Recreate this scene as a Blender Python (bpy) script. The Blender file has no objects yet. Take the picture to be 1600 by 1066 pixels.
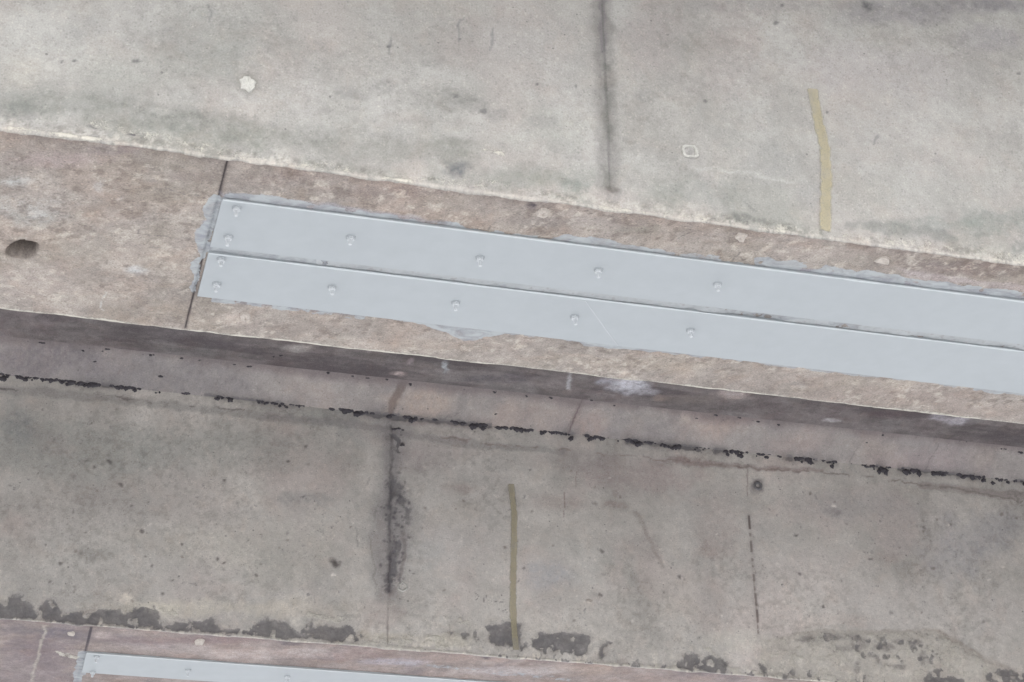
import bpy, bmesh, math, random
import numpy as np
from mathutils import Matrix, Vector

# ------------------------------------------------------------------ camera, world, sun, exposure
SC = 1.25
F_PX = 3084.31                      # focal length in pixels of a 1600 px wide frame
YAW, ELEV, ROLL = 0.27500642, 0.51327523, -0.02253979
H = 1.5 * SC                        # camera below the girder soffits (z = 0)
CAM = np.array([0.0, 0.0, -H])

def cam_rows():
    cy, sy, ce, se = math.cos(YAW), math.sin(YAW), math.cos(ELEV), math.sin(ELEV)
    fwd = np.array([sy*ce, cy*ce, se]); right = np.array([cy, -sy, 0.0]); up = np.cross(right, fwd)
    c, s = math.cos(ROLL), math.sin(ROLL)
    return c*right + s*up, -s*right + c*up, fwd
R_, U_, F_ = cam_rows()

scene = bpy.context.scene
col = scene.collection
cd = bpy.data.cameras.new('camera'); cam = bpy.data.objects.new('camera', cd); col.objects.link(cam)
cd.sensor_width = 36.0; cd.lens = F_PX/1600*36.0; cd.clip_start = 0.05; cd.clip_end = 2000
m = Matrix(((R_[0], U_[0], -F_[0], CAM[0]), (R_[1], U_[1], -F_[1], CAM[1]), (R_[2], U_[2], -F_[2], CAM[2]), (0, 0, 0, 1)))
cam.matrix_world = m
scene.camera = cam

SUN_EL, SUN_AZ = math.radians(48), math.radians(200)     # azimuth from +Y clockwise: behind the camera
world = bpy.data.worlds.new('World'); scene.world = world; world.use_nodes = True
wn = world.node_tree; bg = wn.nodes['Background']
sky = wn.nodes.new('ShaderNodeTexSky'); sky.sky_type = 'NISHITA'; sky.sun_disc = False
sky.sun_elevation = SUN_EL; sky.sun_rotation = SUN_AZ
sky.air_density = 1.0; sky.dust_density = 4.0; sky.ozone_density = 1.0
hs = wn.nodes.new('ShaderNodeHueSaturation'); hs.inputs['Saturation'].default_value = 0.22
wn.links.new(sky.outputs[0], hs.inputs['Color']); wn.links.new(hs.outputs[0], bg.inputs['Color'])
bg.inputs['Strength'].default_value = 0.15
sd = bpy.data.lights.new('sun', 'SUN'); sun = bpy.data.objects.new('sun', sd); col.objects.link(sun)
sd.energy = 2.5; sd.angle = math.radians(6); sd.color = (1.0, 0.97, 0.94)
sdir = Vector((math.sin(SUN_AZ)*math.cos(SUN_EL), math.cos(SUN_AZ)*math.cos(SUN_EL), math.sin(SUN_EL)))
sun.rotation_euler = sdir.to_track_quat('Z', 'Y').to_euler()
sun.location = (0, -20, 30)
scene.view_settings.view_transform = 'Standard'; scene.view_settings.look = 'None'
scene.view_settings.gamma = 1.0; scene.view_settings.exposure = 1.66
scene.render.resolution_x = 1024; scene.render.resolution_y = 682

# ------------------------------------------------------------------ dimensions (metres)
YA0, YA1 = 2.17143919*SC, 2.64089239*SC      # soffit of the near girder
YB0 = 3.90653436*SC; YB1 = YB0 + (YA1-YA0)   # soffit of the far girder
Z1 = 0.55663244*SC                           # top of web, foot of haunch
CH = 0.0618*SC                               # haunch leg
ZS = Z1 + CH                                 # deck slab soffit
PT = 0.0065                                  # steel plate thickness

def at(px, py, axis, val):
    """photo pixel -> point where that sight line meets the plane (axis 1: y=val, axis 2: z=val)"""
    d = (px-800.0)/F_PX*R_ - (py-533.0)/F_PX*U_ + F_
    t = (val-CAM[axis])/d[axis]
    return CAM + t*d
WA = lambda px, py: at(px, py, 1, YA0)[[0, 2]]
SA = lambda px, py: at(px, py, 2, 0.0)[[0, 1]]
WB = lambda px, py: at(px, py, 1, YB0)[[0, 2]]
SB = SA
SL = lambda px, py: at(px, py, 2, ZS)[[0, 1]]
HN = lambda px, py: at(px, py, 1, YB0-CH/2)[[0, 2]]      # good enough on the narrow chamfer

# ------------------------------------------------------------------ numpy noise
def _lat(seed):
    return np.random.RandomState(seed).rand(256, 256)
_L = {}
def vnoise(x, y, seed=0):
    if seed not in _L: _L[seed] = _lat(seed)
    L = _L[seed]
    xi = np.floor(x).astype(int); yi = np.floor(y).astype(int)
    fx = x-xi; fy = y-yi
    fx = fx*fx*(3-2*fx); fy = fy*fy*(3-2*fy)
    a = L[xi & 255, yi & 255]; b = L[(xi+1) & 255, yi & 255]
    c = L[xi & 255, (yi+1) & 255]; d = L[(xi+1) & 255, (yi+1) & 255]
    return (a*(1-fx)+b*fx)*(1-fy) + (c*(1-fx)+d*fx)*fy
def fbm(x, y, sc, octv=4, seed=0, gain=0.5):
    s = np.zeros(np.broadcast(x, y).shape); a = 1.0; t = 0.0
    for i in range(octv):
        s = s + a*vnoise(x*sc+17.3*i, y*sc-9.1*i, seed+i); t += a; a *= gain; sc *= 2.03
    return s/t                                          # 0..1, mean .5
def sstep(v, a, b):
    t = np.clip((v-a)/(b-a), 0, 1); return t*t*(3-2*t)
def seg_dist(X, Y, pts):
    """distance to a polyline and the parameter 0..1 along it"""
    best = np.full(X.shape, 1e9); par = np.zeros(X.shape); n = len(pts)-1
    for i in range(n):
        ax, ay = pts[i]; bx, by = pts[i+1]; dx, dy = bx-ax, by-ay
        t = np.clip(((X-ax)*dx+(Y-ay)*dy)/(dx*dx+dy*dy+1e-12), 0, 1)
        d = np.hypot(X-ax-t*dx, Y-ay-t*dy); k = d < best
        best = np.where(k, d, best); par = np.where(k, (i+t)/n, par)
    return best, par
def poly_sd(X, Y, pts):
    """signed distance to a polygon, negative inside"""
    n = len(pts); ins = np.zeros(X.shape, bool)
    for i in range(n):
        ax, ay = pts[i]; bx, by = pts[(i+1) % n]
        c = ((ay > Y) != (by > Y)) & (X < (bx-ax)*(Y-ay)/(by-ay+1e-12)+ax)
        ins ^= c
    d, _ = seg_dist(X, Y, list(pts)+[pts[0]])
    return np.where(ins, -d, d)

# ------------------------------------------------------------------ materials
def lin(r, g, b):
    f = lambda c: (c/255/12.92) if c/255 <= 0.04045 else ((c/255+0.055)/1.055)**2.4
    return (f(r), f(g), f(b))
class NT:
    def __init__(s, name):
        s.m = bpy.data.materials.new(name); s.m.use_nodes = True; s.t = s.m.node_tree
        s.b = s.t.nodes['Principled BSDF']
    def n(s, typ, **kw):
        nd = s.t.nodes.new(typ)
        for k, v in kw.items(): setattr(nd, k, v)
        return nd
    def l(s, a, b): s.t.links.new(a, b)
    def math(s, op, a, b=None, c=None, clamp=False):
        nd = s.n('ShaderNodeMath', operation=op); nd.use_clamp = clamp
        for i, v in enumerate((a, b, c)):
            if v is None: continue
            if isinstance(v, (int, float)): nd.inputs[i].default_value = v
            else: s.l(v, nd.inputs[i])
        return nd.outputs[0]
    def noise(s, vec, scale, detail=4, rough=0.55, dist=0.0):
        nd = s.n('ShaderNodeTexNoise'); s.l(vec, nd.inputs['Vector'])
        nd.inputs['Scale'].default_value = scale; nd.inputs['Detail'].default_value = detail
        nd.inputs['Roughness'].default_value = rough; nd.inputs['Distortion'].default_value = dist
        return nd.outputs['Fac']
    def map(s, v, a, b, c, d):
        nd = s.n('ShaderNodeMapRange'); s.l(v, nd.inputs[0])
        for i, q in enumerate((a, b, c, d)): nd.inputs[i+1].default_value = q
        return nd.outputs[0]
    def mix(s, f, a, b, mode='MIX'):
        nd = s.n('ShaderNodeMix', data_type='RGBA', blend_type=mode)
        for sock, v in ((nd.inputs[0], f), (nd.inputs[6], a), (nd.inputs[7], b)):
            if isinstance(v, (int, float)): sock.default_value = v
            elif isinstance(v, tuple): sock.default_value = (*v, 1) if len(v) == 3 else v
            else: s.l(v, sock)
        return nd.outputs[2]

def concrete(name, dark=(0.10, 0.095, 0.10), light=(0.60, 0.57, 0.50), smear=(0.365, 0.385, 0.395), grain=1.0, rough_bump=1.0, stretch=(1, 1, 1), pores=1.0):
    """tone attribute x fine noise; mask attribute: R dark stain, G pale crust, B grey adhesive"""
    k = NT(name)
    tc = k.n('ShaderNodeTexCoord'); mp = k.n('ShaderNodeMapping'); k.l(tc.outputs['Object'], mp.inputs[0])
    mp.inputs['Scale'].default_value = stretch
    P = mp.outputs[0]
    tone = k.n('ShaderNodeAttribute', attribute_name='tone').outputs['Color']
    ma = k.n('ShaderNodeAttribute', attribute_name='mask')
    sp = k.n('ShaderNodeSeparateColor'); k.l(ma.outputs['Color'], sp.inputs[0])
    n1 = k.noise(P, 9, 6, 0.6, 0.4); n2 = k.noise(P, 55, 5, 0.65); n3 = k.noise(P, 320, 3, 0.7); n4 = k.noise(P, 24, 8, 0.7, 0.6)
    v = k.map(n1, 0.25, 0.75, 1-0.11*grain, 1+0.11*grain)
    v2 = k.map(n2, 0.25, 0.75, 1-0.15*grain, 1+0.15*grain)
    v3 = k.map(n3, 0.25, 0.75, 1-0.24*grain, 1+0.24*grain)
    vv = k.math('MULTIPLY', k.math('MULTIPLY', v, v2), v3)
    c = k.n('ShaderNodeVectorMath', operation='SCALE'); k.l(tone, c.inputs[0]); k.l(vv, c.inputs['Scale'])
    c = c.outputs[0]
    # faint warm / green clouds
    warm = k.map(k.noise(P, 14, 5, 0.6, 0.8), 0.5, 0.72, 0, 0.5*grain)
    c = k.mix(warm, c, k.mix(1.0, c, (1.06, 0.97, 0.92), 'MULTIPLY'))
    # grime freckles
    fr = k.map(n4, 0.54, 0.68, 0, 0.42*grain)
    fr = k.math('MULTIPLY', fr, k.map(n2, 0.42, 0.62, 0, 1))
    c = k.mix(fr, c, dark)
    # pores
    vo = k.n('ShaderNodeTexVoronoi'); k.l(P, vo.inputs['Vector']); vo.inputs['Scale'].default_value = 42
    sc_ = k.n('ShaderNodeSeparateColor'); k.l(vo.outputs['Color'], sc_.inputs[0])
    rad = k.map(sc_.outputs[0], 0.55, 1.0, 0.0, 0.10*pores)
    pore = k.math('LESS_THAN', vo.outputs['Distance'], rad)
    pore = k.math('MULTIPLY', pore, 0.55)
    c = k.mix(pore, c, dark)
    v2_ = k.n('ShaderNodeTexVoronoi'); k.l(P, v2_.inputs['Vector']); v2_.inputs['Scale'].default_value = 190
    s2 = k.n('ShaderNodeSeparateColor'); k.l(v2_.outputs['Color'], s2.inputs[0])
    inn = k.math('LESS_THAN', v2_.outputs['Distance'], 0.42)
    dks = k.math('MULTIPLY', k.math('GREATER_THAN', s2.outputs[0], 0.86), inn); lts = k.math('MULTIPLY', k.math('LESS_THAN', s2.outputs[0], 0.10), inn)
    c = k.mix(k.math('MULTIPLY', dks, 0.26*grain), c, dark); c = k.mix(k.math('MULTIPLY', lts, 0.9*grain), c, k.mix(1.0, c, (1.20, 1.19, 1.16), 'MULTIPLY'))
    # masks with ragged edges
    rag = k.math('ADD', k.math('MULTIPLY', k.math('SUBTRACT', n2, 0.5), 0.9), k.math('MULTIPLY', k.math('SUBTRACT', n3, 0.5), 0.5))
    def edge(ch, a, b, kk=1.0):
        return k.map(k.math('ADD', ch, k.math('MULTIPLY', rag, kk)), a, b, 0, 1)
    gm = edge(sp.outputs[2], 0.42, 0.58, 0.8); gm = k.math('MULTIPLY', gm, k.math('GREATER_THAN', sp.outputs[2], 0.05))
    wv = k.n('ShaderNodeMapping'); k.l(P, wv.inputs[0]); wv.inputs['Scale'].default_value = (24, 44, 44); wv.inputs['Rotation'].default_value = (0, 0, 0.12)
    n5 = k.noise(wv.outputs[0], 1.0, 5, 0.65, 0.8)
    smc = k.mix(k.map(n5, 0.36, 0.62, 0, 1), tuple(q*f_ for q, f_ in zip(smear, (.74, .74, .79))), tuple(q*1.12 for q in smear))
    c = k.mix(k.math('MULTIPLY', gm, k.map(k.math('ADD', k.math('MULTIPLY', n5, .5), k.math('MULTIPLY', n4, .5)), 0.36, 0.54, 0.55, 0.95)), c, smc)
    lm = edge(sp.outputs[1], 0.40, 0.66, 1.5); lm = k.math('MULTIPLY', lm, k.math('GREATER_THAN', sp.outputs[1], 0.05))
    c = k.mix(k.math('MULTIPLY', lm, 0.75), c, light)
    dm = edge(sp.outputs[0], 0.38, 0.66, 1.7); dm = k.math('MULTIPLY', dm, k.math('GREATER_THAN', sp.outputs[0], 0.05))
    dk = k.mix(k.map(n2, 0.3, 0.7, 0, 1), dark, tuple(q*1.5 for q in dark))
    dm = k.math('MULTIPLY', dm, k.map(k.math('ADD', k.math('MULTIPLY', n4, .6), k.math('MULTIPLY', n1, .4)), 0.36, 0.60, 0.50, 0.86))
    c = k.mix(dm, c, dk)
    k.l(c, k.b.inputs['Base Color'])
    k.b.inputs['Roughness'].default_value = 0.88; k.b.inputs['Specular IOR Level'].default_value = 0.25
    hgt = k.math('ADD', k.math('MULTIPLY', n2, 0.6), k.math('MULTIPLY', n3, 0.25))
    hgt = k.math('SUBTRACT', hgt, k.math('MULTIPLY', pore, 0.9))
    hgt = k.math('ADD', hgt, k.math('MULTIPLY', lm, 0.5))
    bp = k.n('ShaderNodeBump'); bp.inputs['Distance'].default_value = 0.0030*rough_bump; bp.inputs['Strength'].default_value = 0.75
    k.l(hgt, bp.inputs['Height']); k.l(bp.outputs[0], k.b.inputs['Normal'])
    return k.m

def simple(name, c, rough=0.6, var=0.08, scale=40, bump=0.0004, metallic=0.0, warp=None):
    k = NT(name); tc = k.n('ShaderNodeTexCoord'); P = tc.outputs['Object']
    n1 = k.noise(P, scale, 5, 0.6); n2 = k.noise(P, scale*0.12, 4, 0.6)
    f = k.map(k.math('ADD', k.math('MULTIPLY', n1, 0.5), k.math('MULTIPLY', n2, 0.5)), 0.3, 0.7, 0, 1)
    cc = k.mix(f, tuple(q*(1-var) for q in c), tuple(q*(1+var) for q in c))
    if warp: cc = k.mix(k.map(n1, 0.56, 0.66, 0, 0.6), cc, warp)
    k.l(cc, k.b.inputs['Base Color']); k.b.inputs['Roughness'].default_value = rough; k.b.inputs['Metallic'].default_value = metallic
    bp = k.n('ShaderNodeBump'); bp.inputs['Distance'].default_value = bump; bp.inputs['Strength'].default_value = 0.7
    k.l(n1, bp.inputs['Height']); k.l(bp.outputs[0], k.b.inputs['Normal'])
    return k.m

M_web = concrete('web_concrete', grain=0.72)
M_webB = concrete('web_concrete_stained', dark=(0.105, 0.10, 0.105), grain=0.72, pores=1.2)
M_sof = concrete('soffit_concrete', dark=(0.12, 0.10, 0.095), grain=1.25, rough_bump=1.6, pores=0.6)
M_slab = concrete('slab_concrete', dark=(0.07, 0.065, 0.07), light=(0.38, 0.36, 0.33), smear=(0.33, 0.33, 0.36), grain=1.2)
M_plate = simple('painted_steel', (0.372, 0.396, 0.412), rough=0.5, var=0.05, scale=30, bump=0.00015)
M_bolt = simple('painted_anchor', (0.52, 0.54, 0.555), rough=0.5, var=0.05, scale=60, bump=0.0003)
M_mortar = simple('pale_mortar', (0.50, 0.49, 0.455), rough=0.9, var=0.15, scale=120, bump=0.002)
M_faint = simple('faint_mortar', (0.45, 0.44, 0.41), rough=0.9, var=0.2, scale=150, bump=0.002)
M_adh = simple('grey_adhesive', (0.37, 0.385, 0.395), rough=0.7, var=0.26, scale=70, bump=0.002, warp=(0.24, 0.23, 0.23))
M_wash = simple('grey_washer', (0.31, 0.33, 0.345), rough=0.6, var=0.12, scale=90, bump=0.0004)  # darker grey stands in for contact shade around the nuts
M_glint = simple('edge_glint_pale', (0.53, 0.565, 0.58), rough=0.4, var=0.08, scale=50, bump=0.0006)  # pale colour stands for light catching the plate edge
M_scr = simple('scuffed_paint', (0.46, 0.48, 0.50), rough=0.6)
M_chip = simple('chipped_mortar', (0.47, 0.425, 0.385), rough=0.9, var=0.2, scale=160, bump=0.002)
M_black = simple('black_bitumen', (0.060, 0.055, 0.064), rough=0.7, var=0.3, scale=120, bump=0.002)
M_ring = simple('dark_ring_metal', (0.15, 0.145, 0.15), rough=0.6, var=0.3, scale=120, bump=0.001)
M_ground = simple('ground_pale', (0.29, 0.298, 0.308), rough=0.95, var=0.2, scale=3, bump=0.02)

def resin(name, c):
    k = NT(name); P = k.n('ShaderNodeTexCoord').outputs['Object']
    n1 = k.noise(P, 45, 5, 0.65); n2 = k.noise(P, 9, 4, 0.6); n3 = k.noise(P, 300, 3, 0.7)
    f = k.map(k.math('ADD', k.math('MULTIPLY', n2, 0.6), k.math('MULTIPLY', n1, 0.4)), 0.35, 0.65, 0, 1)
    cc = k.mix(f, tuple(q*0.86 for q in c), tuple(q*1.10 for q in c))
    cc = k.mix(k.map(n1, 0.55, 0.68, 0, 0.5), cc, (0.34, 0.31, 0.27))
    cc = k.mix(k.map(n3, 0.48, 0.72, 0, 0.5), cc, (0.2, 0.18, 0.14))
    cc = k.mix(k.map(n2, 0.52, 0.62, 0, 0.55), cc, (0.36, 0.34, 0.30))
    k.l(cc, k.b.inputs['Base Color']); k.b.inputs['Roughness'].default_value = 0.5
    at_ = k.n('ShaderNodeAttribute', attribute_name='fade').outputs['Fac']
    al = k.map(k.math('ADD', at_, k.math('MULTIPLY', k.math('SUBTRACT', n1, 0.5), 1.6)), 0.15, 0.75, 0.0, 0.58)
    k.l(al, k.b.inputs['Alpha'])
    bp = k.n('ShaderNodeBump'); bp.inputs['Distance'].default_value = 0.001; k.l(n1, bp.inputs['Height']); k.l(bp.outputs[0], k.b.inputs['Normal'])
    return k.m
M_resin = resin('yellow_resin', (0.47, 0.415, 0.265))

# ------------------------------------------------------------------ object helpers
def tag(o, label=None, cat=None, group=None, kind=None):
    if label: o['label'] = label
    if cat: o['category'] = cat
    if group: o['group'] = group
    if kind: o['kind'] = kind
    return o
def empty(name, loc):
    o = bpy.data.objects.new(name, None); o.location = loc; o.empty_display_size = 0.1; col.objects.link(o); return o
def link(name, me, mat, parent=None, loc=(0, 0, 0)):
    o = bpy.data.objects.new(name, me); me.materials.append(mat); col.objects.link(o)
    o.location = loc
    if parent: o.parent = parent
    return o
def grid_mesh(name, V, tone=None, mask=None, smooth=True):
    nu, nv = V.shape[:2]
    me = bpy.data.meshes.new(name)
    idx = np.arange(nu*nv).reshape(nu, nv)
    q = np.stack([idx[:-1, :-1], idx[1:, :-1], idx[1:, 1:], idx[:-1, 1:]], -1).reshape(-1, 4)
    me.vertices.add(nu*nv); me.vertices.foreach_set('co', V.reshape(-1).astype(np.float32))
    me.loops.add(q.size); me.loops.foreach_set('vertex_index', q.reshape(-1).astype(np.int32))
    me.polygons.add(len(q)); me.polygons.foreach_set('loop_start', np.arange(0, q.size, 4, dtype=np.int32))
    me.update(calc_edges=True)
    me.polygons.foreach_set('use_smooth', np.full(len(q), smooth))
    for nm, a in (('tone', tone), ('mask', mask)):
        if a is None: continue
        at_ = me.attributes.new(nm, 'FLOAT_COLOR', 'POINT')
        full = np.ones((nu*nv, 4), np.float32); full[:, :3] = a.reshape(-1, 3)
        at_.data.foreach_set('color', full.reshape(-1))
    me.validate(); return me

def xs(a, b, step):
    """dense columns where the photograph looks, coarser beyond"""
    d = np.arange(a, b, step)
    l = a - np.cumsum(np.full(30, step*1.0)*1.16**np.arange(30)); r = b + np.cumsum(np.full(30, step*1.0)*1.16**np.arange(30))
    l = l[l > -3.5]; r = r[r < 6.5]
    return np.concatenate([[-3.5], l[::-1], d, r, [6.5]])

class Paint:
    """stains and painted shade of the place, stored on the surface in metres"""
    def __init__(s, X, S, base, conv, seed):
        s.X, s.S, s.cv, s.seed = X, S, conv, seed
        s.wx = X + 0.010*(fbm(X, S, 40, 4, seed+3)-.5)*2; s.ws = S + 0.010*(fbm(X, S, 40, 4, seed+9)-.5)*2
        s.g = fbm(X, S, 120, 3, seed+61, .7); s.t = np.ones(X.shape+(3,))*np.array(lin(*base)); s.m = np.zeros(X.shape+(3,))
    def tint(s, w, rgb):
        w = np.clip(w, 0, 1)[..., None]; s.t = s.t*(1-w) + np.array(lin(*rgb))*w
    def mul(s, w, k):
        w = np.clip(w, 0, 1)[..., None]; s.t = s.t*(1-w+w*np.array(k))
    def blob(s, px, py, rx, ry, rgb, a=0.6):
        """soft cloud: centre and radii in photo pixels, laid onto the surface"""
        c = s.cv(px, py); ex = s.cv(px+rx, py); ey = s.cv(px, py+ry)
        A = np.array([ex-c, ey-c]).T; Ai = np.linalg.inv(A)
        u = Ai[0, 0]*(s.wx-c[0])+Ai[0, 1]*(s.ws-c[1]); v = Ai[1, 0]*(s.wx-c[0])+Ai[1, 1]*(s.ws-c[1])
        r = np.hypot(u, v) + (fbm(s.X, s.S, 18, 4, s.seed+31)-.5)*0.9
        gr = 1.0 if max(rx, ry) < 9 else np.clip(.25+1.5*s.g, .2, 1.5)
        s.tint(a*(1-sstep(r, 0.35, 1.15))*gr, rgb); return s
    def pts(s, P): return [s.cv(*p) for p in P]
    def line(s, P, w0, w1, ch=None, rgb=None, a=1.0, brk=0.0, warp=True, seed=0):
        """stroke of half width w0..w1 metres, mask channel or tone"""
        X, S = (s.wx, s.ws) if warp else (s.X, s.S)
        d, t = seg_dist(X, S, s.pts(P)); w = w0+(w1-w0)*t
        v = 1-sstep(d/np.maximum(w, 1e-5), 0.45, 1.25)
        if brk > 0: v = v*sstep(fbm(s.X, s.S, 30, 3, s.seed+77+seed), brk-0.06, brk+0.08)
        if ch is not None: s.m[..., ch] = np.maximum(s.m[..., ch], v*a)
        else: s.tint(v*a, rgb)
        return s
    def poly(s, P, ch=None, rgb=None, a=1.0, soft=0.006, brk=0.0, seed=0, warp=True):
        X, S = (s.wx, s.ws) if warp else (s.X, s.S)
        d = poly_sd(X, S, s.pts(P)); v = 1-sstep(d, -soft, soft)
        if brk > 0: v = v*sstep(fbm(s.X, s.S, 45, 4, s.seed+55+seed), brk-0.10, brk+0.10)
        if ch is not None: s.m[..., ch] = np.maximum(s.m[..., ch], v*a)
        else: s.tint(v*a, rgb)
        return s
    def clouds(s, sc, amp, seed, cols=None, st=(1, 1)):
        n = (fbm(s.X*st[0], s.S*st[1], sc, 5, s.seed+seed, 0.6)-.5)*2*1.6
        if cols is None: s.t *= (1+np.clip(n, -1, 1)[..., None]*amp)
        else: s.tint(sstep(n, 0.0, 0.6)*amp, cols)
        return s

def surf_disp(X, S, seed, amp=0.0016):
    return amp*((fbm(X, S, 6, 3, seed)-.5)*2 + 0.5*(fbm(X, S, 30, 3, seed+5)-.5)*2)

# pixel rows of the arrises in the photograph (used to keep their slight unevenness)
An_px = [(0, 197), (355, 248), (535, 270), (726, 300), (952, 327.5), (1070, 344), (1263, 370), (1398, 387), (1600, 411)]
Bn_px = [(0, 969), (74, 973), (253, 985), (535, 1004), (807, 1027), (1065, 1047), (1219, 1062)]
Af_px = [(0, 482), (287, 514), (535, 543), (834, 580), (1065, 601.6), (1296, 628.6), (1600, 664)]

# ================================================================== NEAR GIRDER
gA = empty('concrete_girder', (0, YA0, 0))
tag(gA, 'near concrete girder whose pinkish soffit carries the two parallel grey steel plates', 'girder', 'concrete girders under the deck')
oA = (0, -YA0, 0)
# ---- near web
ux = xs(-0.16, 1.98, 0.003)
zz = np.concatenate([np.arange(0.0, 0.60, 0.003), np.linspace(0.605, Z1, 12)])
X, S = np.meshgrid(ux, zz, indexing='ij')
p = Paint(X, S, (183, 181, 175), WA, 100)
p.clouds(3, 0.10, 1).clouds(10, 0.10, 2).clouds(28, 0.07, 12).clouds(5, 0.5, 3, (190, 184, 178)).clouds(4, 0.4, 8, (172, 173, 167)).clouds(9, 0.45, 9, (200, 199, 194))
for b in [(60, 60, 130, 60, (203, 202, 196), .7), (40, 105, 60, 30, (208, 206, 198), .6), (230, 110, 120, 40, (186, 186, 179), .6), (330, 60, 120, 60, (172, 173, 167), .5),
          (90, 160, 170, 22, (152, 154, 148), .55), (40, 175, 60, 16, (140, 142, 138), .5), (280, 190, 150, 26, (152, 153, 147), .7), (450, 215, 170, 24, (156, 157, 150), .6), (640, 235, 150, 26, (160, 160, 153), .7),
          (620, 60, 110, 60, (178, 176, 170), .5), (760, 60, 130, 60, (178, 173, 168), .5), (700, 150, 80, 26, (168, 167, 160), .5), (850, 80, 90, 70, (186, 184, 179), .5), (860, 200, 90, 40, (190, 190, 183), .6),
          (840, 280, 150, 22, (160, 163, 155), .6), (1020, 60, 60, 90, (180, 172, 168), .5), (1140, 90, 70, 90, (184, 177, 172), .5), (1200, 250, 60, 50, (172, 172, 168), .5), (1080, 300, 110, 26, (164, 166, 160), .6),
          (1400, 110, 170, 50, (194, 190, 187), .6), (1450, 300, 110, 40, (186, 185, 179), .6), (1380, 200, 90, 60, (188, 186, 181), .5), (1560, 345, 70, 26, (160, 163, 157), .7), (1450, 350, 90, 14, (160, 164, 158), .6),
          (1150, 345, 70, 12, (140, 140, 136), .6), (1560, 8, 130, 16, (146, 143, 146), .65), (1400, 20, 120, 24, (158, 155, 156), .6), (1200, 8, 160, 16, (160, 156, 154), .4), (1560, 60, 80, 26, (170, 167, 168), .5),
          (130, 45, 40, 25, (168, 168, 164), .4), (110, 60, 60, 14, (176, 175, 170), .4), (715, 262, 22, 14, (112, 116, 120), .6), (900, 290, 26, 12, (140, 148, 142), .5), (1265, 305, 34, 24, (165, 165, 162), .4)]:
    p.blob(*b)
# vertical joint and its run-off
J = [(940, -40), (943, 60), (946, 130), (950, 200), (954, 296)]
p.line(J, 0.022, 0.024, rgb=(146, 144, 140), a=.7); p.blob(388, 132, 24, 24, (166, 165, 158), .7); p.blob(1078, 237, 15, 13, (196, 195, 190), .8); p.blob(1078, 240, 7, 6, (150, 149, 146), .6)
p.line([(941, -30), (944, 80)], 0.009, 0.007, rgb=(126, 122, 124), a=.65)
p.line([(946, 105), (948, 170), (953, 290)], 0.012, 0.009, rgb=(134, 134, 128), a=.8, brk=.42)
p.line(J, 0.0026, 0.0018, rgb=(112, 110, 108), a=.6, warp=False)
p.blob(960, 295, 12, 7, (112, 108, 104), .8)
for x, y, r in [(98, 97, 3), (116, 92, 4), (210, 92, 5), (205, 93, 4), (840, 133, 4), (898, 137, 4), (1103, 158, 5), (1292, 178, 3.5), (1047, 57, 3), (1225, 12, 4), (1589, 118, 3), (1355, 8, 12), (1215, 35, 6), (720, 62, 4), (712, 150, 5), (752, 172, 6), (610, 70, 4), (612, 132, 3)]:
    p.blob(x, y, r, r*.8, (92, 92, 95), .65)
for x0, y0, x1, y1 in [(721, 30, 719, 66), (770, 45, 768, 80), (609, 58, 611, 84), (326, 10, 330, 34), (1372, 214, 1366, 226), (1160, 312, 1176, 330)]:
    p.line([(x0, y0), (x1, y1)], 0.003, 0.002, rgb=(140, 140, 140), a=.6)
for x, y in [(690, 145), (720, 152), (745, 160), (700, 165), (670, 100), (600, 135), (560, 150), (540, 140), (780, 180), (850, 190), (1010, 150)]:
    p.blob(x, y, 26, 12, (146, 146, 142), .35)
p.line([(1085, 262), (1150, 268), (1235, 285)], 0.005, 0.004, rgb=(200, 199, 194), a=.6)
# mould freckles and pale lime crust toward the arris
p.mul(sstep(fbm(X, S, 80, 4, 757, .7), .50, .66)*sstep(fbm(X, S, 5, 4, 759), .45, .60)*.5, (.80, .80, .79))
rg = fbm(X, S, 60, 4, 700)
p.mul(np.exp(-S/0.09)*sstep(fbm(X, S, 16, 5, 701), .42, .62)*0.8, (0.80, 0.83, 0.80))
hgt = 0.006+0.030*np.clip(fbm(X, X*0, 5, 4, 702)-.38, 0, 1)*2.2
p.m[..., 1] = np.maximum(p.m[..., 1], (1-sstep(S/hgt, .4, 1.6))*(.12+.62*rg)*(.55+.65*sstep(fbm(X, X*0, 20, 3, 703), .35, .6)))
p.tint(np.exp(-S/0.016)*sstep(fbm(X, S, 110, 3, 705, .7), .47, .62)*.9*(.35+.9*sstep(fbm(X, X*0, 8, 3, 707), .35, .6)), (222, 218, 208))
p.mul(np.exp(-((S-.012)/.010)**2)*sstep(fbm(X, S, 70, 4, 708, .7), .50, .66)*.8, (.62, .61, .60))
p.tint(np.exp(-S/0.0045)*(.25+.75*sstep(fbm(X, S, 130, 3, 706, .7), .40, .6)), (206, 201, 192))
p.line([(150, 195), (200, 203), (245, 214), (330, 232)], 0.012, 0.012, ch=1, a=.40, brk=.3)
p.line([(450, 258), (520, 262), (540, 264)], 0.014, 0.012, ch=1, a=.40, brk=.3)
p.line([(655, 283), (720, 285), (800, 295)], 0.014, 0.012, ch=1, a=.40, brk=.3)
p.line([(735, 243), (770, 240), (800, 246)], 0.009, 0.006, ch=1, a=.62, brk=.45)
p.line([(1390, 378), (1480, 388), (1600, 402)], 0.014, 0.012, ch=1, a=.40, brk=.3)
p.line([(130, 197), (165, 203), (205, 208)], 0.006, 0.006, ch=0, a=.62, brk=.48)
p.line([(1330, 352), (1450, 362), (1600, 385)], 0.012, 0.016, rgb=(128, 132, 128), a=.5, brk=.45)
p.t *= np.array((0.70, 0.69, 0.70))
D = surf_disp(X, S, 31) - 0.004*np.exp(-S/0.008)*(0.2+fbm(X, X*0, 25, 4, 45)) - 0.0025*p.m[..., 1]*rg
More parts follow.
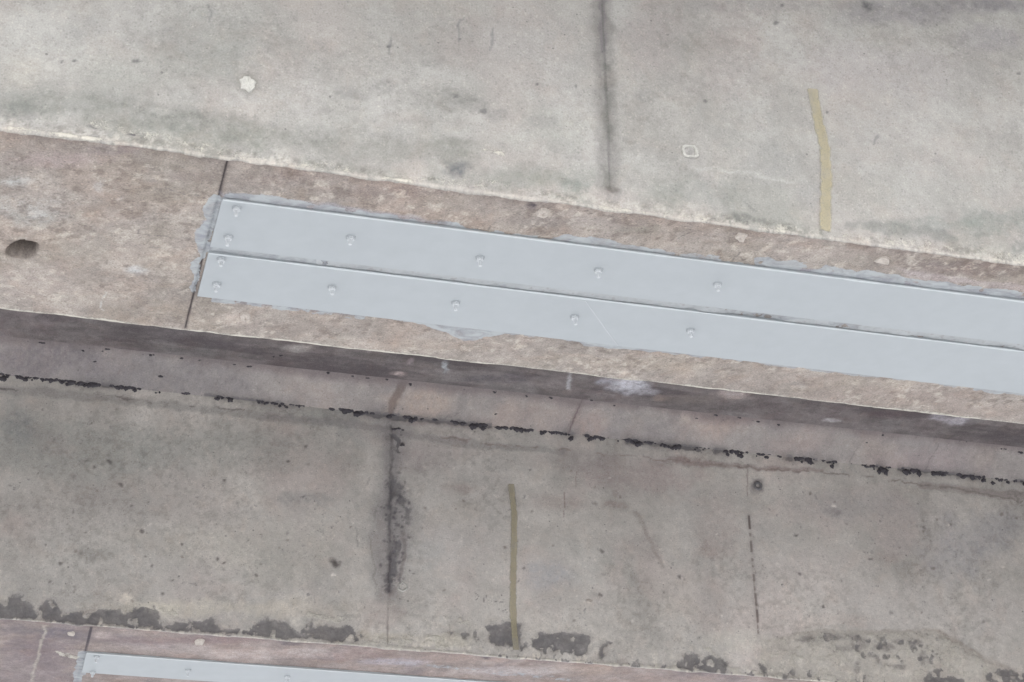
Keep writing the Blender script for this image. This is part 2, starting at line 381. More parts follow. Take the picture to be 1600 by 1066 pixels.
V = np.stack([X, D, S], -1)
# lip of laitance folding under the arris
lip = 0.0008+0.007*np.clip(fbm(ux, ux*0, 14, 4, 46)-.42, 0, 1)*2.2 + 0.0028*fbm(ux, ux*0, 130, 3, 47)
e0 = V[:, 0, :]
L1 = e0 + np.stack([0*ux, 0.0010+0*ux, -lip], -1); L2 = e0 + np.stack([0*ux, 0.0030+0.002*fbm(ux, ux*0, 60, 2, 4), -lip*.9], -1)
L3 = np.stack([ux, 0*ux+0.006, 0*ux+0.002], -1)
V = np.concatenate([L3[:, None], L2[:, None], L1[:, None], V], 1)
ext = lambda a: np.concatenate([a[:, :1]*(.62 if a is p.m else .95)]*3+[a], 1)
link('web', grid_mesh('web', V, ext(p.t), ext(p.m)), M_web, gA)

# ---- soffit
ux = xs(-0.12, 2.02, 0.003)
yy = np.concatenate([np.arange(YA0+0.001, YA1-0.001, 0.003), [YA1]])
X, S = np.meshgrid(ux, yy, indexing='ij')
p = Paint(X, S, (164, 154, 148), SA, 200)
p.clouds(5, 0.12, 1).clouds(16, 0.15, 2).clouds(40, 0.10, 13).clouds(7, 0.5, 3, (168, 152, 142)).clouds(9, 0.5, 5, (158, 148, 138)).clouds(14, 0.4, 7, (190, 180, 172))
st = (fbm(X*1.0+S*0.7, S*1.0-X*0.7, 26, 4, 260)-.5)          # trowel marks running on the skew
st2 = (fbm((X+S*0.45)*3.2, (S-X*0.1)*0.8, 22, 4, 261)-.5)
p.t *= (1+0.22*st2[..., None]+0.12*st[..., None])
for b in [(25, 282, 30, 14, (196, 194, 192), .8), (60, 330, 90, 30, (176, 174, 172), .45), (60, 335, 16, 8, (200, 196, 194), .6), (155, 292, 8, 12, (192, 186, 184), .6), (210, 424, 22, 10, (200, 198, 198), .8),
          (275, 430, 26, 22, (194, 182, 174), .6), (180, 235, 60, 10, (140, 130, 132), .5), (140, 360, 60, 20, (158, 148, 142), .5), (90, 250, 120, 16, (174, 158, 156), .5), (60, 440, 120, 26, (180, 168, 162), .5),
          (130, 470, 70, 14, (186, 176, 168), .5), (300, 275, 50, 12, (148, 136, 132), .5), (250, 400, 90, 30, (180, 168, 160), .4), (440, 280, 70, 12, (150, 138, 134), .5), (600, 300, 120, 10, (150, 138, 134), .6),
          (900, 345, 140, 10, (150, 140, 136), .5), (1200, 370, 120, 10, (158, 148, 144), .4), (1300, 395, 120, 10, (176, 164, 158), .5), (1500, 420, 120, 14, (142, 128, 124), .6), (1000, 360, 60, 10, (150, 145, 136), .5),
          (480, 510, 120, 12, (156, 144, 138), .5), (700, 540, 100, 12, (172, 158, 148), .5), (1000, 570, 160, 14, (168, 156, 146), .6), (1200, 590, 120, 20, (164, 152, 146), .5), (1400, 620, 160, 20, (156, 142, 136), .6), (1550, 640, 80, 16, (160, 146, 140), .5),
          (375, 500, 40, 10, (190, 176, 168), .6), (1240, 575, 24, 7, (196, 184, 176), .7), (1250, 600, 16, 4, (136, 130, 128), .6), (1425, 608, 14, 5, (188, 176, 170), .6), (1530, 632, 26, 8, (182, 172, 164), .5),
          (830, 322, 14, 7, (98, 90, 96), .8), (1480, 412, 80, 8, (122, 110, 110), .4), (190, 310, 10, 6, (200, 190, 186), .5)]:
    p.blob(*b)
for P_, w, c_, a_ in [([(170, 384), (240, 386), (315, 388)], .0010, (128, 122, 122), .5), ([(225, 366), (300, 375), (318, 376)], .0010, (120, 114, 116), .6), ([(216, 350), (218, 372)], .0010, (116, 110, 112), .6),
                  ([(163, 455), (160, 484)], .0016, (206, 202, 198), .8), ([(250, 295), (300, 306), (325, 308)], .0014, (120, 112, 112), .6), ([(1075, 362), (1064, 374)], .0012, (96, 92, 92), .7),
                  ([(776, 348), (762, 362)], .0010, (100, 96, 98), .6), ([(1160, 393), (1142, 408)], .0010, (106, 100, 100), .6), ([(1056, 555), (1048, 566)], .0012, (90, 84, 82), .7),
                  ([(1025, 497), (1018, 512)], .0010, (110, 104, 100), .3), ([(690, 528), (684, 540)], .0010, (120, 110, 106), .5), ([(0, 240), (20, 236), (55, 238)], .002, (140, 128, 126), .4)]:
    p.line(P_, w, w, rgb=c_, a=a_)
for i in range(70):      # short skewed scratches and chisel marks
    rr = random.Random(900+i); x = rr.uniform(380, 1600); up = rr.random() < .45
    y = (197+.1325*x + rr.uniform(14, 40)) if up else (484+.1125*x-rr.uniform(6, 46)); l = rr.uniform(6, 14)
    p.line([(x, y), (x-l*.8, y+l)], .0009, .0007, rgb=rr.choice([(126, 112, 106), (190, 178, 168), (118, 106, 102)]), a=rr.uniform(.25, .6))
p.tint(sstep(fbm(X, S, 70, 4, 281, .65), .57, .68)*sstep(fbm(X, S, 8, 4, 283), .40, .58)*.55, (206, 196, 186))
p.tint(sstep(fbm(X, S, 60, 4, 285, .65), .57, .68)*sstep(fbm(X, S, 7, 4, 287), .42, .58)*.5, (122, 110, 104))
# transverse joint
JL = [(356, 249), (342, 308), (302, 462), (290, 513)]
p.line(JL, 0.0065, 0.0065, rgb=(140, 128, 124), a=.5)
p.line(JL, 0.0022, 0.0022, rgb=(62, 56, 60), a=.95, warp=False)
p.t *= np.array((0.85, 0.865, 0.855))
# thin shadow painted into the corner below the web lip, patchy darkening beyond, pale arris on the far side
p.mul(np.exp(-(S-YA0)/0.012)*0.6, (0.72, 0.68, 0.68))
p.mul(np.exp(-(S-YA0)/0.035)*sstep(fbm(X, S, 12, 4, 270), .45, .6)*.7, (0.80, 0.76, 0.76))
d = YA1-S
p.tint(np.exp(-d/.004)*.6, (196, 190, 182))
p.m[..., 1] = np.maximum(p.m[..., 1], (1-sstep(d/(0.003+0.010*np.clip(fbm(X, X*0, 9, 4, 271)-.4, 0, 1)*2), .4, 1.3))*(.45+.5*fbm(X, S, 30, 3, 272)))
# adhesive squeezed out round the plates
B = dict(ch=2)
p.poly([(330, 302), (345, 299), (382, 300), (440, 305), (520, 321), (620, 336), (640, 352), (500, 334), (347, 312)], ch=2, a=.7, soft=.007, brk=.3)
p.poly([(340, 298), (520, 318), (610, 333), (700, 346), (640, 350), (450, 322), (350, 308)], rgb=(150, 150, 160), a=.5)
p.poly([(332, 300), (352, 312), (300, 462), (292, 448), (302, 428), (300, 418), (312, 400), (306, 372), (312, 352), (322, 345), (322, 322)], ch=2, a=.95, soft=.004)
p.poly([(316, 346), (324, 346), (322, 372), (312, 378)], rgb=(140, 140, 156), a=.8)
p.poly([(868, 369), (905, 368), (960, 376), (1000, 384), (1040, 392), (1030, 402), (940, 390), (880, 382)], ch=2, a=.95, soft=.003)
p.poly([(1050, 392), (1100, 396), (1130, 400), (1130, 412), (1060, 402)], ch=2, a=.55, soft=.004, brk=.45)
p.poly([(1175, 402), (1250, 408), (1330, 418), (1420, 432), (1500, 444), (1600, 455), (1600, 470), (1400, 447), (1180, 415)], ch=2, a=.75, soft=.005, brk=.30)
p.poly([(1210, 414), (1330, 428), (1500, 448), (1600, 462), (1600, 470), (1330, 438), (1200, 420)], rgb=(140, 142, 156), a=.6)
p.poly([(680, 346), (715, 346), (735, 355), (690, 352)], ch=2, a=.8, soft=.003)
p.poly([(340, 306), (700, 350), (1100, 400), (1600, 462), (1600, 470), (1100, 408), (700, 358), (340, 314)], ch=2, a=.62, soft=.004, brk=.40, seed=8)
p.poly([(309, 456), (640, 496), (1040, 545), (1600, 610), (1600, 618), (1040, 552), (640, 503), (309, 463)], ch=2, a=.6, soft=.004, brk=.44, seed=9)
p.poly([(322, 378), (530, 404), (1070, 470), (1600, 534), (1600, 548), (1070, 486), (530, 418), (322, 394)], ch=2, a=.85, soft=.002, brk=.30, warp=False)
p.poly([(322, 378), (530, 404), (1070, 470), (1070, 486), (530, 418), (322, 394)], rgb=(158, 160, 166), a=.6, warp=False)
for q in [(400, 393, 24, 6), (420, 400, 20, 5), (440, 403, 12, 4), (515, 410, 22, 5), (600, 420, 22, 4), (690, 434, 26, 4), (850, 454, 14, 3), (1120, 482, 30, 4), (1200, 495, 40, 5), (1300, 510, 50, 5), (1380, 516, 30, 5), (1480, 528, 40, 5), (1560, 540, 40, 5), (365, 387, 10, 4)]:
    p.blob(*q, (118, 116, 118), .6)
p.poly([(334, 460), (366, 465), (366, 476), (332, 473)], ch=2, a=.95, soft=.003)
p.poly([(370, 466), (560, 488), (600, 494), (560, 500), (500, 492), (430, 484), (368, 474)], ch=2, a=.6, soft=.005, brk=.40)
p.poly([(370, 466), (560, 488), (560, 494), (368, 474)], rgb=(128, 126, 132), a=.6)
p.poly([(575, 492), (600, 489), (640, 494), (640, 499), (600, 497)], ch=2, a=.8, soft=.003)
p.poly([(632, 498), (680, 503), (760, 512), (880, 526), (1000, 540), (1110, 552), (1100, 558), (960, 545), (900, 536), (850, 524), (790, 520), (765, 526), (748, 531), (725, 530), (690, 520)], ch=2, a=.98, soft=.0025)
p.poly([(1140, 556), (1280, 570), (1360, 580), (1340, 586), (1200, 570)], ch=2, a=.55, soft=.004, brk=.45)
p.poly([(1522, 604), (1600, 613), (1605, 618), (1545, 613), (1520, 608)], ch=2, a=.98, soft=.003)
p.poly([(1400, 420), (1600, 446), (1600, 456), (1440, 436)], rgb=(176, 166, 168), a=.4)
# the drilled-out hole at the far left
c = SA(36, 389); 
hx, hy = 0.024, 0.030
hu = (p.wx*.5+X*.5-c[0]-(S-c[1])*(-.25))/hx; hv = (p.ws*.5+S*.5-c[1])/hy
hr = (np.abs(hu)**2.6+np.abs(hv)**2.6)**(1/2.6)
hole = 1-sstep(hr, 0.82, 1.02)
p.tint((1-sstep(hr, 1.0, 1.35))*.5, (120, 110, 104))
p.tint(hole*.97, (54, 50, 48))
Z = surf_disp(X, S, 61, 0.0018) + 0.0010*st2 + hole*(0.12+0.008*fbm(X, S, 60, 3, 64)) + 0.0035*(1-sstep(seg_dist(X, S, p.pts(JL))[0], 0.0, 0.003)) - 0.001*np.clip(p.m[..., 2], 0, 1)
Yd = S + (S > YA1-0.0045)*(-0.004*np.clip(fbm(X, X*0, 30, 4, 66)-.45, 0, 1)*2)
Z = Z*sstep(S, YA0, YA0+0.02)
V = np.stack([X, Yd-YA0, Z], -1)
link('soffit', grid_mesh('soffit', V[:, ::-1], p.t[:, ::-1], p.m[:, ::-1]), M_sof, gA)
# ---- far face of the near girder
def plain(X, S, base, seed, dark=.3):
    q = Paint(X, S, base, WA, seed); q.clouds(4, .1, 1).clouds(14, .08, 2); return q
ux2 = np.arange(-3.5, 6.51, 0.05); zz2 = np.linspace(0, ZS, 30)
X, S = np.meshgrid(ux2, zz2, indexing='ij'); q = plain(X, S, (165, 160, 155), 300)
V = np.stack([X, YA1-YA0+0*X+0.0005*S, S+0.001], -1)
link('rear_web', grid_mesh('rear_web', V[:, ::-1], q.t[:, ::-1], q.m[:, ::-1]), M_web, gA)

# ================================================================== FAR GIRDER
gB = empty('concrete_girder', (0, YB0, 0))
tag(gB, 'far concrete girder, its lower web edge patched dark, with one plate showing at the bottom', 'girder', 'concrete girders under the deck')
ux = xs(-0.22, 3.05, 0.0036)
zz = np.concatenate([np.arange(0.0, Z1, 0.0036), [Z1]])
X, S = np.meshgrid(ux, zz, indexing='ij')
p = Paint(X, S, (172, 169, 162), WB, 400)
p.clouds(2.5, 0.10, 1).clouds(9, 0.11, 2).clouds(26, 0.09, 12).clouds(4, 0.5, 3, (176, 166, 160)).clouds(3, 0.5, 6, (160, 158, 153)).clouds(8, 0.4, 9, (184, 181, 174))
for b in [(100, 700, 200, 60, (150, 152, 146), .5), (350, 700, 220, 40, (152, 153, 147), .5), (120, 800, 140, 50, (164, 160, 154), .5), (150, 860, 160, 60, (182, 180, 173), .5), (300, 850, 120, 40, (178, 175, 166), .5), (430, 860, 120, 60, (174, 172, 163), .5),
          (30, 660, 30, 50, (128, 132, 130), .5), (300, 780, 100, 60, (162, 156, 150), .4), (480, 780, 60, 14, (136, 134, 132), .45), (150, 865, 30, 12, (146, 144, 138), .5), (500, 640, 120, 30, (138, 140, 136), .5),
          (560, 640, 60, 60, (142, 143, 140), .5), (680, 700, 80, 40, (158, 152, 148), .5), (720, 762, 40, 10, (146, 136, 131), .45), (880, 785, 60, 16, (150, 140, 135), .45), (955, 790, 26, 9, (138, 126, 120), .5), (1000, 745, 120, 30, (156, 144, 140), .5),
          (900, 720, 80, 20, (146, 140, 136), .5), (700, 860, 90, 60, (176, 172, 167), .5), (660, 870, 40, 40, (160, 162, 158), .4), (900, 880, 90, 50, (170, 170, 164), .4), (860, 900, 50, 26, (156, 157, 158), .5), (1010, 855, 30, 30, (146, 140, 136), .45),
          (1050, 930, 60, 60, (176, 172, 164), .5), (940, 940, 100, 40, (178, 175, 168), .5), (1120, 820, 40, 80, (160, 152, 146), .5), (1120, 860, 40, 20, (148, 138, 132), .4), (1260, 900, 120, 60, (182, 176, 170), .5), (1300, 800, 120, 30, (170, 164, 158), .5),
          (1330, 790, 120, 26, (150, 148, 146), .4), (1440, 830, 90, 50, (162, 158, 154), .4), (1500, 860, 60, 60, (148, 148, 150), .4), (1300, 800, 16, 8, (130, 126, 124), .5), (1400, 950, 120, 50, (184, 180, 174), .5), (1560, 960, 60, 40, (180, 176, 170), .5), (1380, 870, 30, 14, (150, 142, 136), .4),
          (1560, 830, 50, 40, (144, 144, 146), .4), (1310, 970, 70, 14, (178, 170, 162), .5), (1070, 720, 60, 14, (128, 118, 114), .5), (640, 720, 40, 30, (148, 140, 138), .4), (600, 960, 40, 30, (164, 154, 148), .5), (300, 950, 160, 16, (184, 180, 166), .5), (470, 950, 90, 18, (182, 176, 164), .5),
          (200, 935, 16, 10, (206, 202, 190), .7), (250, 950, 30, 10, (200, 196, 182), .6), (600, 995, 60, 10, (168, 162, 148), .5), (690, 1000, 60, 14, (186, 182, 166), .5), (1150, 1000, 60, 20, (184, 182, 172), .5), (740, 620+40, 120, 10, (150, 140, 138), .5)]:
    p.blob(*b)
vb = fbm(X, S*.12, 7, 3, 470)-.5; p.t *= (1+.16*vb*2)[..., None]
# seam shadow band under the haunch and hairline
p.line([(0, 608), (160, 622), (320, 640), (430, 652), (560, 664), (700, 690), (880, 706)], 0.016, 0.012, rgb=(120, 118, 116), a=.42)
p.line([(0, 606), (25, 609)], 0.004, 0.003, rgb=(84, 80, 80), a=.7)
p.line([(130, 612), (200, 624), (300, 636), (380, 640)], 0.0028, 0.0024, rgb=(92, 86, 84), a=.65, brk=.42)
p.line([(690, 684), (760, 692), (900, 706), (1160, 730)], 0.0026, 0.0022, rgb=(116, 100, 94), a=.5, brk=.45)
p.line([(1150, 729), (1260, 738), (1290, 740), (1400, 751), (1500, 765), (1600, 784)], 0.0028, 0.0030, rgb=(104, 94, 90), a=.6, brk=.36)
p.line([(1060, 720), (1170, 730), (1285, 736)], 0.012, 0.008, rgb=(130, 116, 112), a=.5)
p.line([(1440, 758), (1520, 768), (1600, 776)], 0.014, 0.016, rgb=(126, 118, 114), a=.5)
# vertical joint with wet bulb
JB = [(612, 662), (611, 760), (610, 860), (608, 925), (606, 1004)]
p.poly([(590, 662), (640, 662), (622, 740), (645, 790), (648, 820), (630, 880), (622, 935), (596, 935), (580, 880), (574, 830), (584, 780), (600, 735)], rgb=(120, 118, 118), a=.62, soft=.035)
p.poly([(604, 735), (618, 738), (632, 762), (645, 800), (640, 822), (634, 828), (630, 800), (616, 780), (612, 830), (604, 830)], ch=0, a=.68, soft=.014, brk=.38)
p.line([(628, 830), (632, 870), (622, 915), (612, 930)], 0.008, 0.006, rgb=(110, 102, 100), a=.5, brk=.4)
p.line([(618, 800), (620, 850), (612, 910)], 0.016, 0.010, ch=0, a=.62, brk=.46)
p.line([(584, 740), (560, 770), (556, 830), (566, 900)], 0.0025, 0.0025, rgb=(124, 122, 118), a=.5, brk=.4)
p.line([(590, 790), (578, 830), (584, 890), (590, 940)], 0.003, 0.003, rgb=(116, 114, 110), a=.5, brk=.4)
p.line([(548, 930), (562, 965), (560, 1000)], 0.003, 0.002, rgb=(130, 128, 122), a=.4, brk=.4)
p.line(JB[:4], 0.014, 0.009, rgb=(98, 95, 95), a=.65, brk=.34)
p.line(JB[:4], 0.0026, 0.0020, rgb=(76, 72, 75), a=.75); p.line(JB[:3], 0.026, 0.018, rgb=(128, 126, 124), a=.5)
p.line(JB[3:], 0.0018, 0.0014, rgb=(120, 112, 108), a=.6, warp=False)
p.line([(612, 680), (622, 690), (620, 705)], .010, .006, ch=0, a=.8); p.blob(628, 694, 6, 4, (52, 48, 54), .9); p.blob(625, 740, 5, 4, (92, 88, 92), .7)
# dashed crack
CK = [(1170, 806), (1174, 850), (1178, 905), (1182, 960), (1186, 995)]
p.line(CK, 0.012, 0.010, rgb=(150, 144, 138), a=.35)
for ya_, yb_, w_ in [(806, 826, .003), (833, 838, .0022), (845, 862, .0024), (872, 877, .0022), (884, 886, .0022), (898, 908, .0024), (917, 923, .0022), (928, 946, .0026), (953, 972, .0032), (978, 990, .0022)]:
    cx_ = lambda y: 1170+(y-806)*16/189
    p.line([(cx_(ya_), ya_), (cx_(yb_), yb_)], w_, w_, rgb=(84, 74, 72), a=.9, warp=False)
p.line(CK, 0.0014, 0.0012, rgb=(134, 124, 118), a=.5, warp=False)
p.line([(1168, 735), (1167, 778)], 0.002, 0.002, rgb=(120, 108, 104), a=.6)
p.line([(884, 770), (882, 812)], 0.0016, 0.0016, rgb=(110, 92, 90), a=.6)
p.line([(900, 735), (900, 760)], 0.0016, 0.0016, rgb=(120, 100, 96), a=.4)
p.line([(470, 778), (488, 774), (510, 768)], 0.004, 0.003, ch=0, a=.55, brk=.45)
p.line([(960, 770), (1000, 810), (1020, 860), (1036, 885)], 0.012, 0.006, rgb=(130, 122, 116), a=.4, brk=.45)
for x, y, r in [(172, 721, 5), (145, 732, 4), (190, 757, 5), (224, 831, 5), (135, 832, 3), (238, 884, 4), (229, 871, 3), (97, 883, 5), (79, 910, 4), (268, 909, 4), (340, 872, 3), (353, 881, 3), (282, 848, 4), (115, 924, 3), (410, 835, 3), (400, 900, 3), (523, 880, 12), (522, 880, 6),
                (254, 930, 5), (938, 931, 4), (1285, 947, 4), (1245, 835, 5), (1060, 900, 5), (640, 890, 3), (70, 850, 3), (205, 790, 3), (450, 720, 4), (480, 700, 3), (60, 740, 3), (350, 750, 3), (940, 860, 5), (1360, 873, 4), (64, 642, 3), (145, 660, 3)]:
    p.blob(x, y, r, r*.8, (92, 88, 86), .8)
for i in range(170):
    rr = random.Random(50+i); x = rr.uniform(0, 1600); y = rr.uniform(650+.09*x, 1000); r = rr.uniform(1.6, 3.2)
    p.blob(x, y, r, r*.9, rr.choice([(108, 104, 102), (118, 110, 104), (206, 202, 194)]), rr.uniform(.4, .8))
p.blob(1184, 759, 15, 14, (120, 116, 116), .8); p.blob(629, 917, 14, 14, (186, 183, 176), .6)
for i in range(150):      # black specks beside the wet joint
    rr = random.Random(4000+i); y = rr.uniform(745, 925); x = rr.gauss(618, 9) ; r = rr.uniform(1.2, 3.0)
    p.blob(x, y, r, r, (84, 80, 84), rr.uniform(.3, .8))
# short pencil marks
for P_ in ([(742, 925), (748, 932), (744, 938)], [(755, 930), (756, 940)], [(760, 931), (761, 940)], [(768, 938), (776, 940)], [(780, 941), (792, 940)], [(780, 952), (788, 955)], [(790, 952), (792, 958)]):
    p.line(P_, .0011, .0011, rgb=(86, 82, 84), a=.7, warp=False)
# rough re-rendered edge at the lower right
RG = [(1190, 1000), (1240, 990), (1280, 984), (1320, 985), (1370, 988), (1420, 984), (1460, 984), (1500, 1004), (1550, 1036), (1610, 1060), (1610, 1120), (1180, 1120)]
p.poly(RG, rgb=(170, 166, 156), a=.6, soft=.006)
p.poly(RG, ch=1, a=.50, soft=.01, brk=.50)
p.line(RG[1:9], 0.004, 0.006, rgb=(148, 140, 130), a=.35, brk=.46); p.line([(1470, 990), (1520, 1020), (1600, 1056)], .014, .010, rgb=(146, 139, 131), a=.45)
for q in [(1300, 995, 40, 10), (1340, 1005, 16, 12), (1310, 1012, 26, 8), (1380, 1012, 20, 6), (1425, 1006, 14, 5), (1440, 1028, 6, 12), (1402, 1002, 9, 4), (1400, 1044, 20, 5), (1340, 1045, 6, 14), (1372, 1032, 4, 9), (1260, 1000, 20, 6)]:
    p.blob(*q, (110, 106, 104), .5)
p.poly([(1280, 990), (1470, 990), (1480, 1040), (1300, 1040)], ch=0, a=.62, soft=.03, brk=.56, seed=9)
# dark repair patches along the arris
def patch(P_, a=.95, soft=.012, brk=0, seed=0):
    p.poly(P_, ch=0, a=a, soft=soft, brk=max(brk, .35), seed=seed)
    p.poly(P_, rgb=(128, 124, 118), a=.55, soft=.024, brk=.36, seed=seed+3)
patch([(-20, 940), (6, 934), (22, 930), (38, 930), (50, 945), (57, 958), (62, 940), (80, 934), (92, 950), (100, 962), (125, 958), (150, 953), (154, 975), (90, 972), (-20, 966)], brk=.22)
patch([(92, 962), (150, 952), (165, 950), (185, 949), (192, 958), (205, 952), (240, 948), (250, 965), (258, 983), (200, 980), (95, 974)])
patch([(258, 985), (262, 972), (285, 968), (310, 968), (328, 962), (338, 976), (345, 984), (380, 980), (400, 972), (420, 964), (445, 970), (458, 982), (470, 992), (540, 1000), (520, 1003), (400, 994), (300, 989)])
patch([(472, 992), (474, 974), (488, 972), (486, 982), (505, 980), (530, 976), (548, 978), (562, 990), (570, 996), (560, 1003), (530, 1004)])
patch([(694, 988), (710, 986), (745, 984), (752, 1002), (744, 1006), (738, 992), (728, 1002), (720, 990), (712, 996), (700, 994)], a=.8, brk=.38)
patch([(760, 978), (790, 972), (816, 972), (818, 992), (808, 1012), (790, 1008), (776, 1010), (764, 1000)], a=.85, brk=.34)
patch([(806, 1008), (824, 1006), (826, 1016), (812, 1020)])
patch([(832, 996), (845, 990), (862, 987), (885, 988), (905, 992), (922, 994), (924, 1010), (918, 1022), (905, 1028), (885, 1022), (850, 1024), (835, 1012)])
patch([(934, 1012), (945, 1000), (962, 1002), (950, 1016), (942, 1034), (934, 1030)], a=.85, brk=.3)
patch([(1066, 1026), (1080, 1020), (1094, 1022), (1096, 1032), (1110, 1024), (1130, 1028), (1140, 1034), (1136, 1048), (1110, 1052), (1066, 1046)])
patch([(1050, 1034), (1066, 1030), (1070, 1046), (1052, 1044)], brk=.35)
patch([(1184, 1036), (1196, 1042), (1204, 1056), (1196, 1056), (1186, 1046)]); patch([(1222, 1052), (1240, 1046), (1250, 1066), (1222, 1066)]); patch([(1258, 1044), (1266, 1048), (1272, 1062), (1262, 1058)])
patch([(1340, 1060), (1350, 1058), (1356, 1072), (1340, 1072)], brk=.2); patch([(1446, 1050), (1470, 1046), (1476, 1056), (1500, 1056), (1512, 1075), (1444, 1072)], brk=.25); patch([(1540, 1056), (1562, 1046), (1590, 1050), (1620, 1056), (1620, 1080), (1540, 1070)], brk=.3)
patch([(1020, 1040), (1040, 1040), (1040, 1046), (1022, 1046)], brk=.4); patch([(1190, 1004), (1196, 1016), (1190, 1016)], a=.7)
fl = sstep(fbm(X*1.6, S*.8, 60, 4, 771, .65), .56, .66)*np.exp(-S/.035)*sstep(fbm(X, X*0, 4, 3, 773), .38, .55)
p.m[..., 0] = np.maximum(p.m[..., 0], fl*.75)
pl2 = sstep(fbm(X, S, 55, 4, 775, .65), .54, .66)*np.exp(-S/.06)
p.tint(pl2*.7*(1-np.clip(p.m[..., 0]*1.3, 0, 1)), (204, 200, 188))
# lime crust along the arris
rg = fbm(X, S, 50, 4, 740)
hgt = 0.005+0.02*np.clip(fbm(X, X*0, 5, 4, 742)-.38, 0, 1)*2.2
p.m[..., 1] = np.maximum(p.m[..., 1], (1-sstep(S/hgt, .5, 1.3))*(.3+.55*rg)*(1-.8*p.m[..., 0]))
for P_ in ([(230, 948), (262, 955), (280, 965)], [(480, 962), (540, 968)], [(700, 966), (730, 974)], [(640, 990), (690, 998)], [(1100, 1010), (1140, 1045), (1215, 1058)], [(600, 1000), (700, 1012)]):
    p.line(P_, 0.012, 0.012, ch=1, a=.55, brk=.46)
# black seepage soaked in along the seam
sd_, _ = seg_dist(p.wx, p.ws, p.pts([(-60, 582), (0, 588), (300, 612), (620, 652), (880, 678), (1150, 708), (1600, 752), (1700, 762)]))
seep = (1-sstep(sd_, 0.003, 0.014))*sstep(fbm(X, X*0+S*.5, 9, 4, 750), .44, .56)
p.m[..., 0] = np.maximum(p.m[..., 0], seep*.75)
pin = sstep(fbm(X, S, 60, 3, 752), .6, .68)*sstep(fbm(X, S, 6, 3, 754), .45, .6)*.35
p.m[..., 0] = np.maximum(p.m[..., 0], pin)
p.mul(sstep(fbm(X, S, 70, 4, 757, .7), .50, .66)*sstep(fbm(X, S, 4, 4, 758), .42, .60)*.6, (.74, .73, .72))
p.tint((1-sstep(sd_, 0.004, 0.024))*sstep(fbm(X, X*0+S*.5, 9, 4, 750), .38, .56)*(.3+.7*fbm(X, S, 70, 3, 781))*.6, (98, 94, 95))
jd = seg_dist(X, S, p.pts(JB))[0]
p.t *= np.array((1.24, 1.215, 1.235))
D = surf_disp(X, S, 71) - 0.003*np.exp(-S/0.010)*(fbm(X, X*0, 20, 4, 75)) + 0.004*(1-sstep(jd, 0, .005)) + 0.0015*(p.m[..., 0] > .6) - 0.002*p.m[..., 1]*rg
D = D - 0.003*(1-sstep(poly_sd(p.wx, p.ws, p.pts(RG)), -.030, .010))*(.4+fbm(X, S, 30, 4, 760))
D = np.where(S > Z1-.02, D*(Z1-S)/.02, D)
V = np.stack([X, D, S], -1)
lip = 0.0008+0.006*np.clip(fbm(ux, ux*0, 14, 4, 146)-.42, 0, 1)*2.2
e0 = V[:, 0, :]
L1 = e0 + np.stack([0*ux, 0.0010+0*ux, -lip], -1); L2 = e0 + np.stack([0*ux, 0.0035+0*ux, -lip*.9], -1)
L3 = np.stack([ux, 0*ux+0.007, 0*ux+0.002], -1)
V = np.concatenate([L3[:, None], L2[:, None], L1[:, None], V], 1)
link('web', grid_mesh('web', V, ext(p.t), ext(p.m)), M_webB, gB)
SEAM = [WB(*q) for q in [(-200, 570), (0, 587), (150, 600), (300, 613), (430, 628), (620, 651), (800, 668), (950, 684), (1150, 708), (1400, 732), (1600, 751), (1760, 768)]]

# ---- haunch of the far girder (45 degree fillet up to the slab)
tt = np.linspace(0, 1, 24)
X, T = np.meshgrid(ux, tt, indexing='ij'); S = Z1 + T*CH
p = Paint(X, S, (158, 152, 149), HN, 500)
p.clouds(4, .08, 1).clouds(12, .08, 2).clouds(6, .5, 4, (166, 154, 148)).clouds(7, .4, 5, (138, 133, 134)).clouds(25, .12, 9)
for b in [(60, 560, 160, 30, (128, 122, 126), .6), (250, 590, 200, 30, (134, 130, 132), .5), (660, 630, 60, 20, (182, 166, 156), .6), (840, 650, 90, 20, (172, 158, 152), .4), (930, 660, 30, 20, (170, 154, 148), .5), (1120, 660, 60, 24, (178, 160, 152), .5), (1250, 690, 60, 20, (168, 154, 150), .4), (1450, 720, 90, 20, (164, 150, 150), .4), (1065, 655, 10, 12, (196, 182, 172), .4)]:
    p.blob(*b)
p.line([(632, 585), (624, 610), (610, 652)], 0.014, 0.012, rgb=(112, 98, 92), a=.7)
p.line([(905, 630), (897, 655), (891, 684)], 0.0022, 0.0020, rgb=(84, 74, 76), a=.8, warp=False); p.line([(905, 630), (891, 684)], .008, .008, rgb=(130, 116, 116), a=.4)
for x0, y0, x1, y1 in [(175, 590, 190, 580), (700, 648, 720, 640), (1340, 700, 1332, 730), (1460, 700, 1450, 745)]:
    p.line([(x0, y0), (x1, y1)], .0016, .0014, rgb=(110, 102, 104), a=.4)
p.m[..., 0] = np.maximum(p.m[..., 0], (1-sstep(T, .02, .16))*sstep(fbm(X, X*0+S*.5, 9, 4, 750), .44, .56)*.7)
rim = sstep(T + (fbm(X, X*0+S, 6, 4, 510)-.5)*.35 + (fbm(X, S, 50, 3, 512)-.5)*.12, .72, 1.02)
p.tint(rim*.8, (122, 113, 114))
for x0, x1 in [(10, 74), (562, 600), (612, 650), (1095, 1130), (1290, 1310), (1530, 1600)]:
    y0, y1 = (514, 519) if x1 < 100 else (488+.113*x0+44*(1-x0/2600)-2, 488+.113*x1+44*(1-x1/2600)-2)
    p.line([(x0, y0), (x1, y1)], .004, .003, ch=1, a=.8, brk=.40)
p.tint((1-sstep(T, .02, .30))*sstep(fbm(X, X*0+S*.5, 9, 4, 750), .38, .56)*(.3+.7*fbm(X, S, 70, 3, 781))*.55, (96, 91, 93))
D = surf_disp(X, S, 81, .002)*np.sin(T*math.pi)
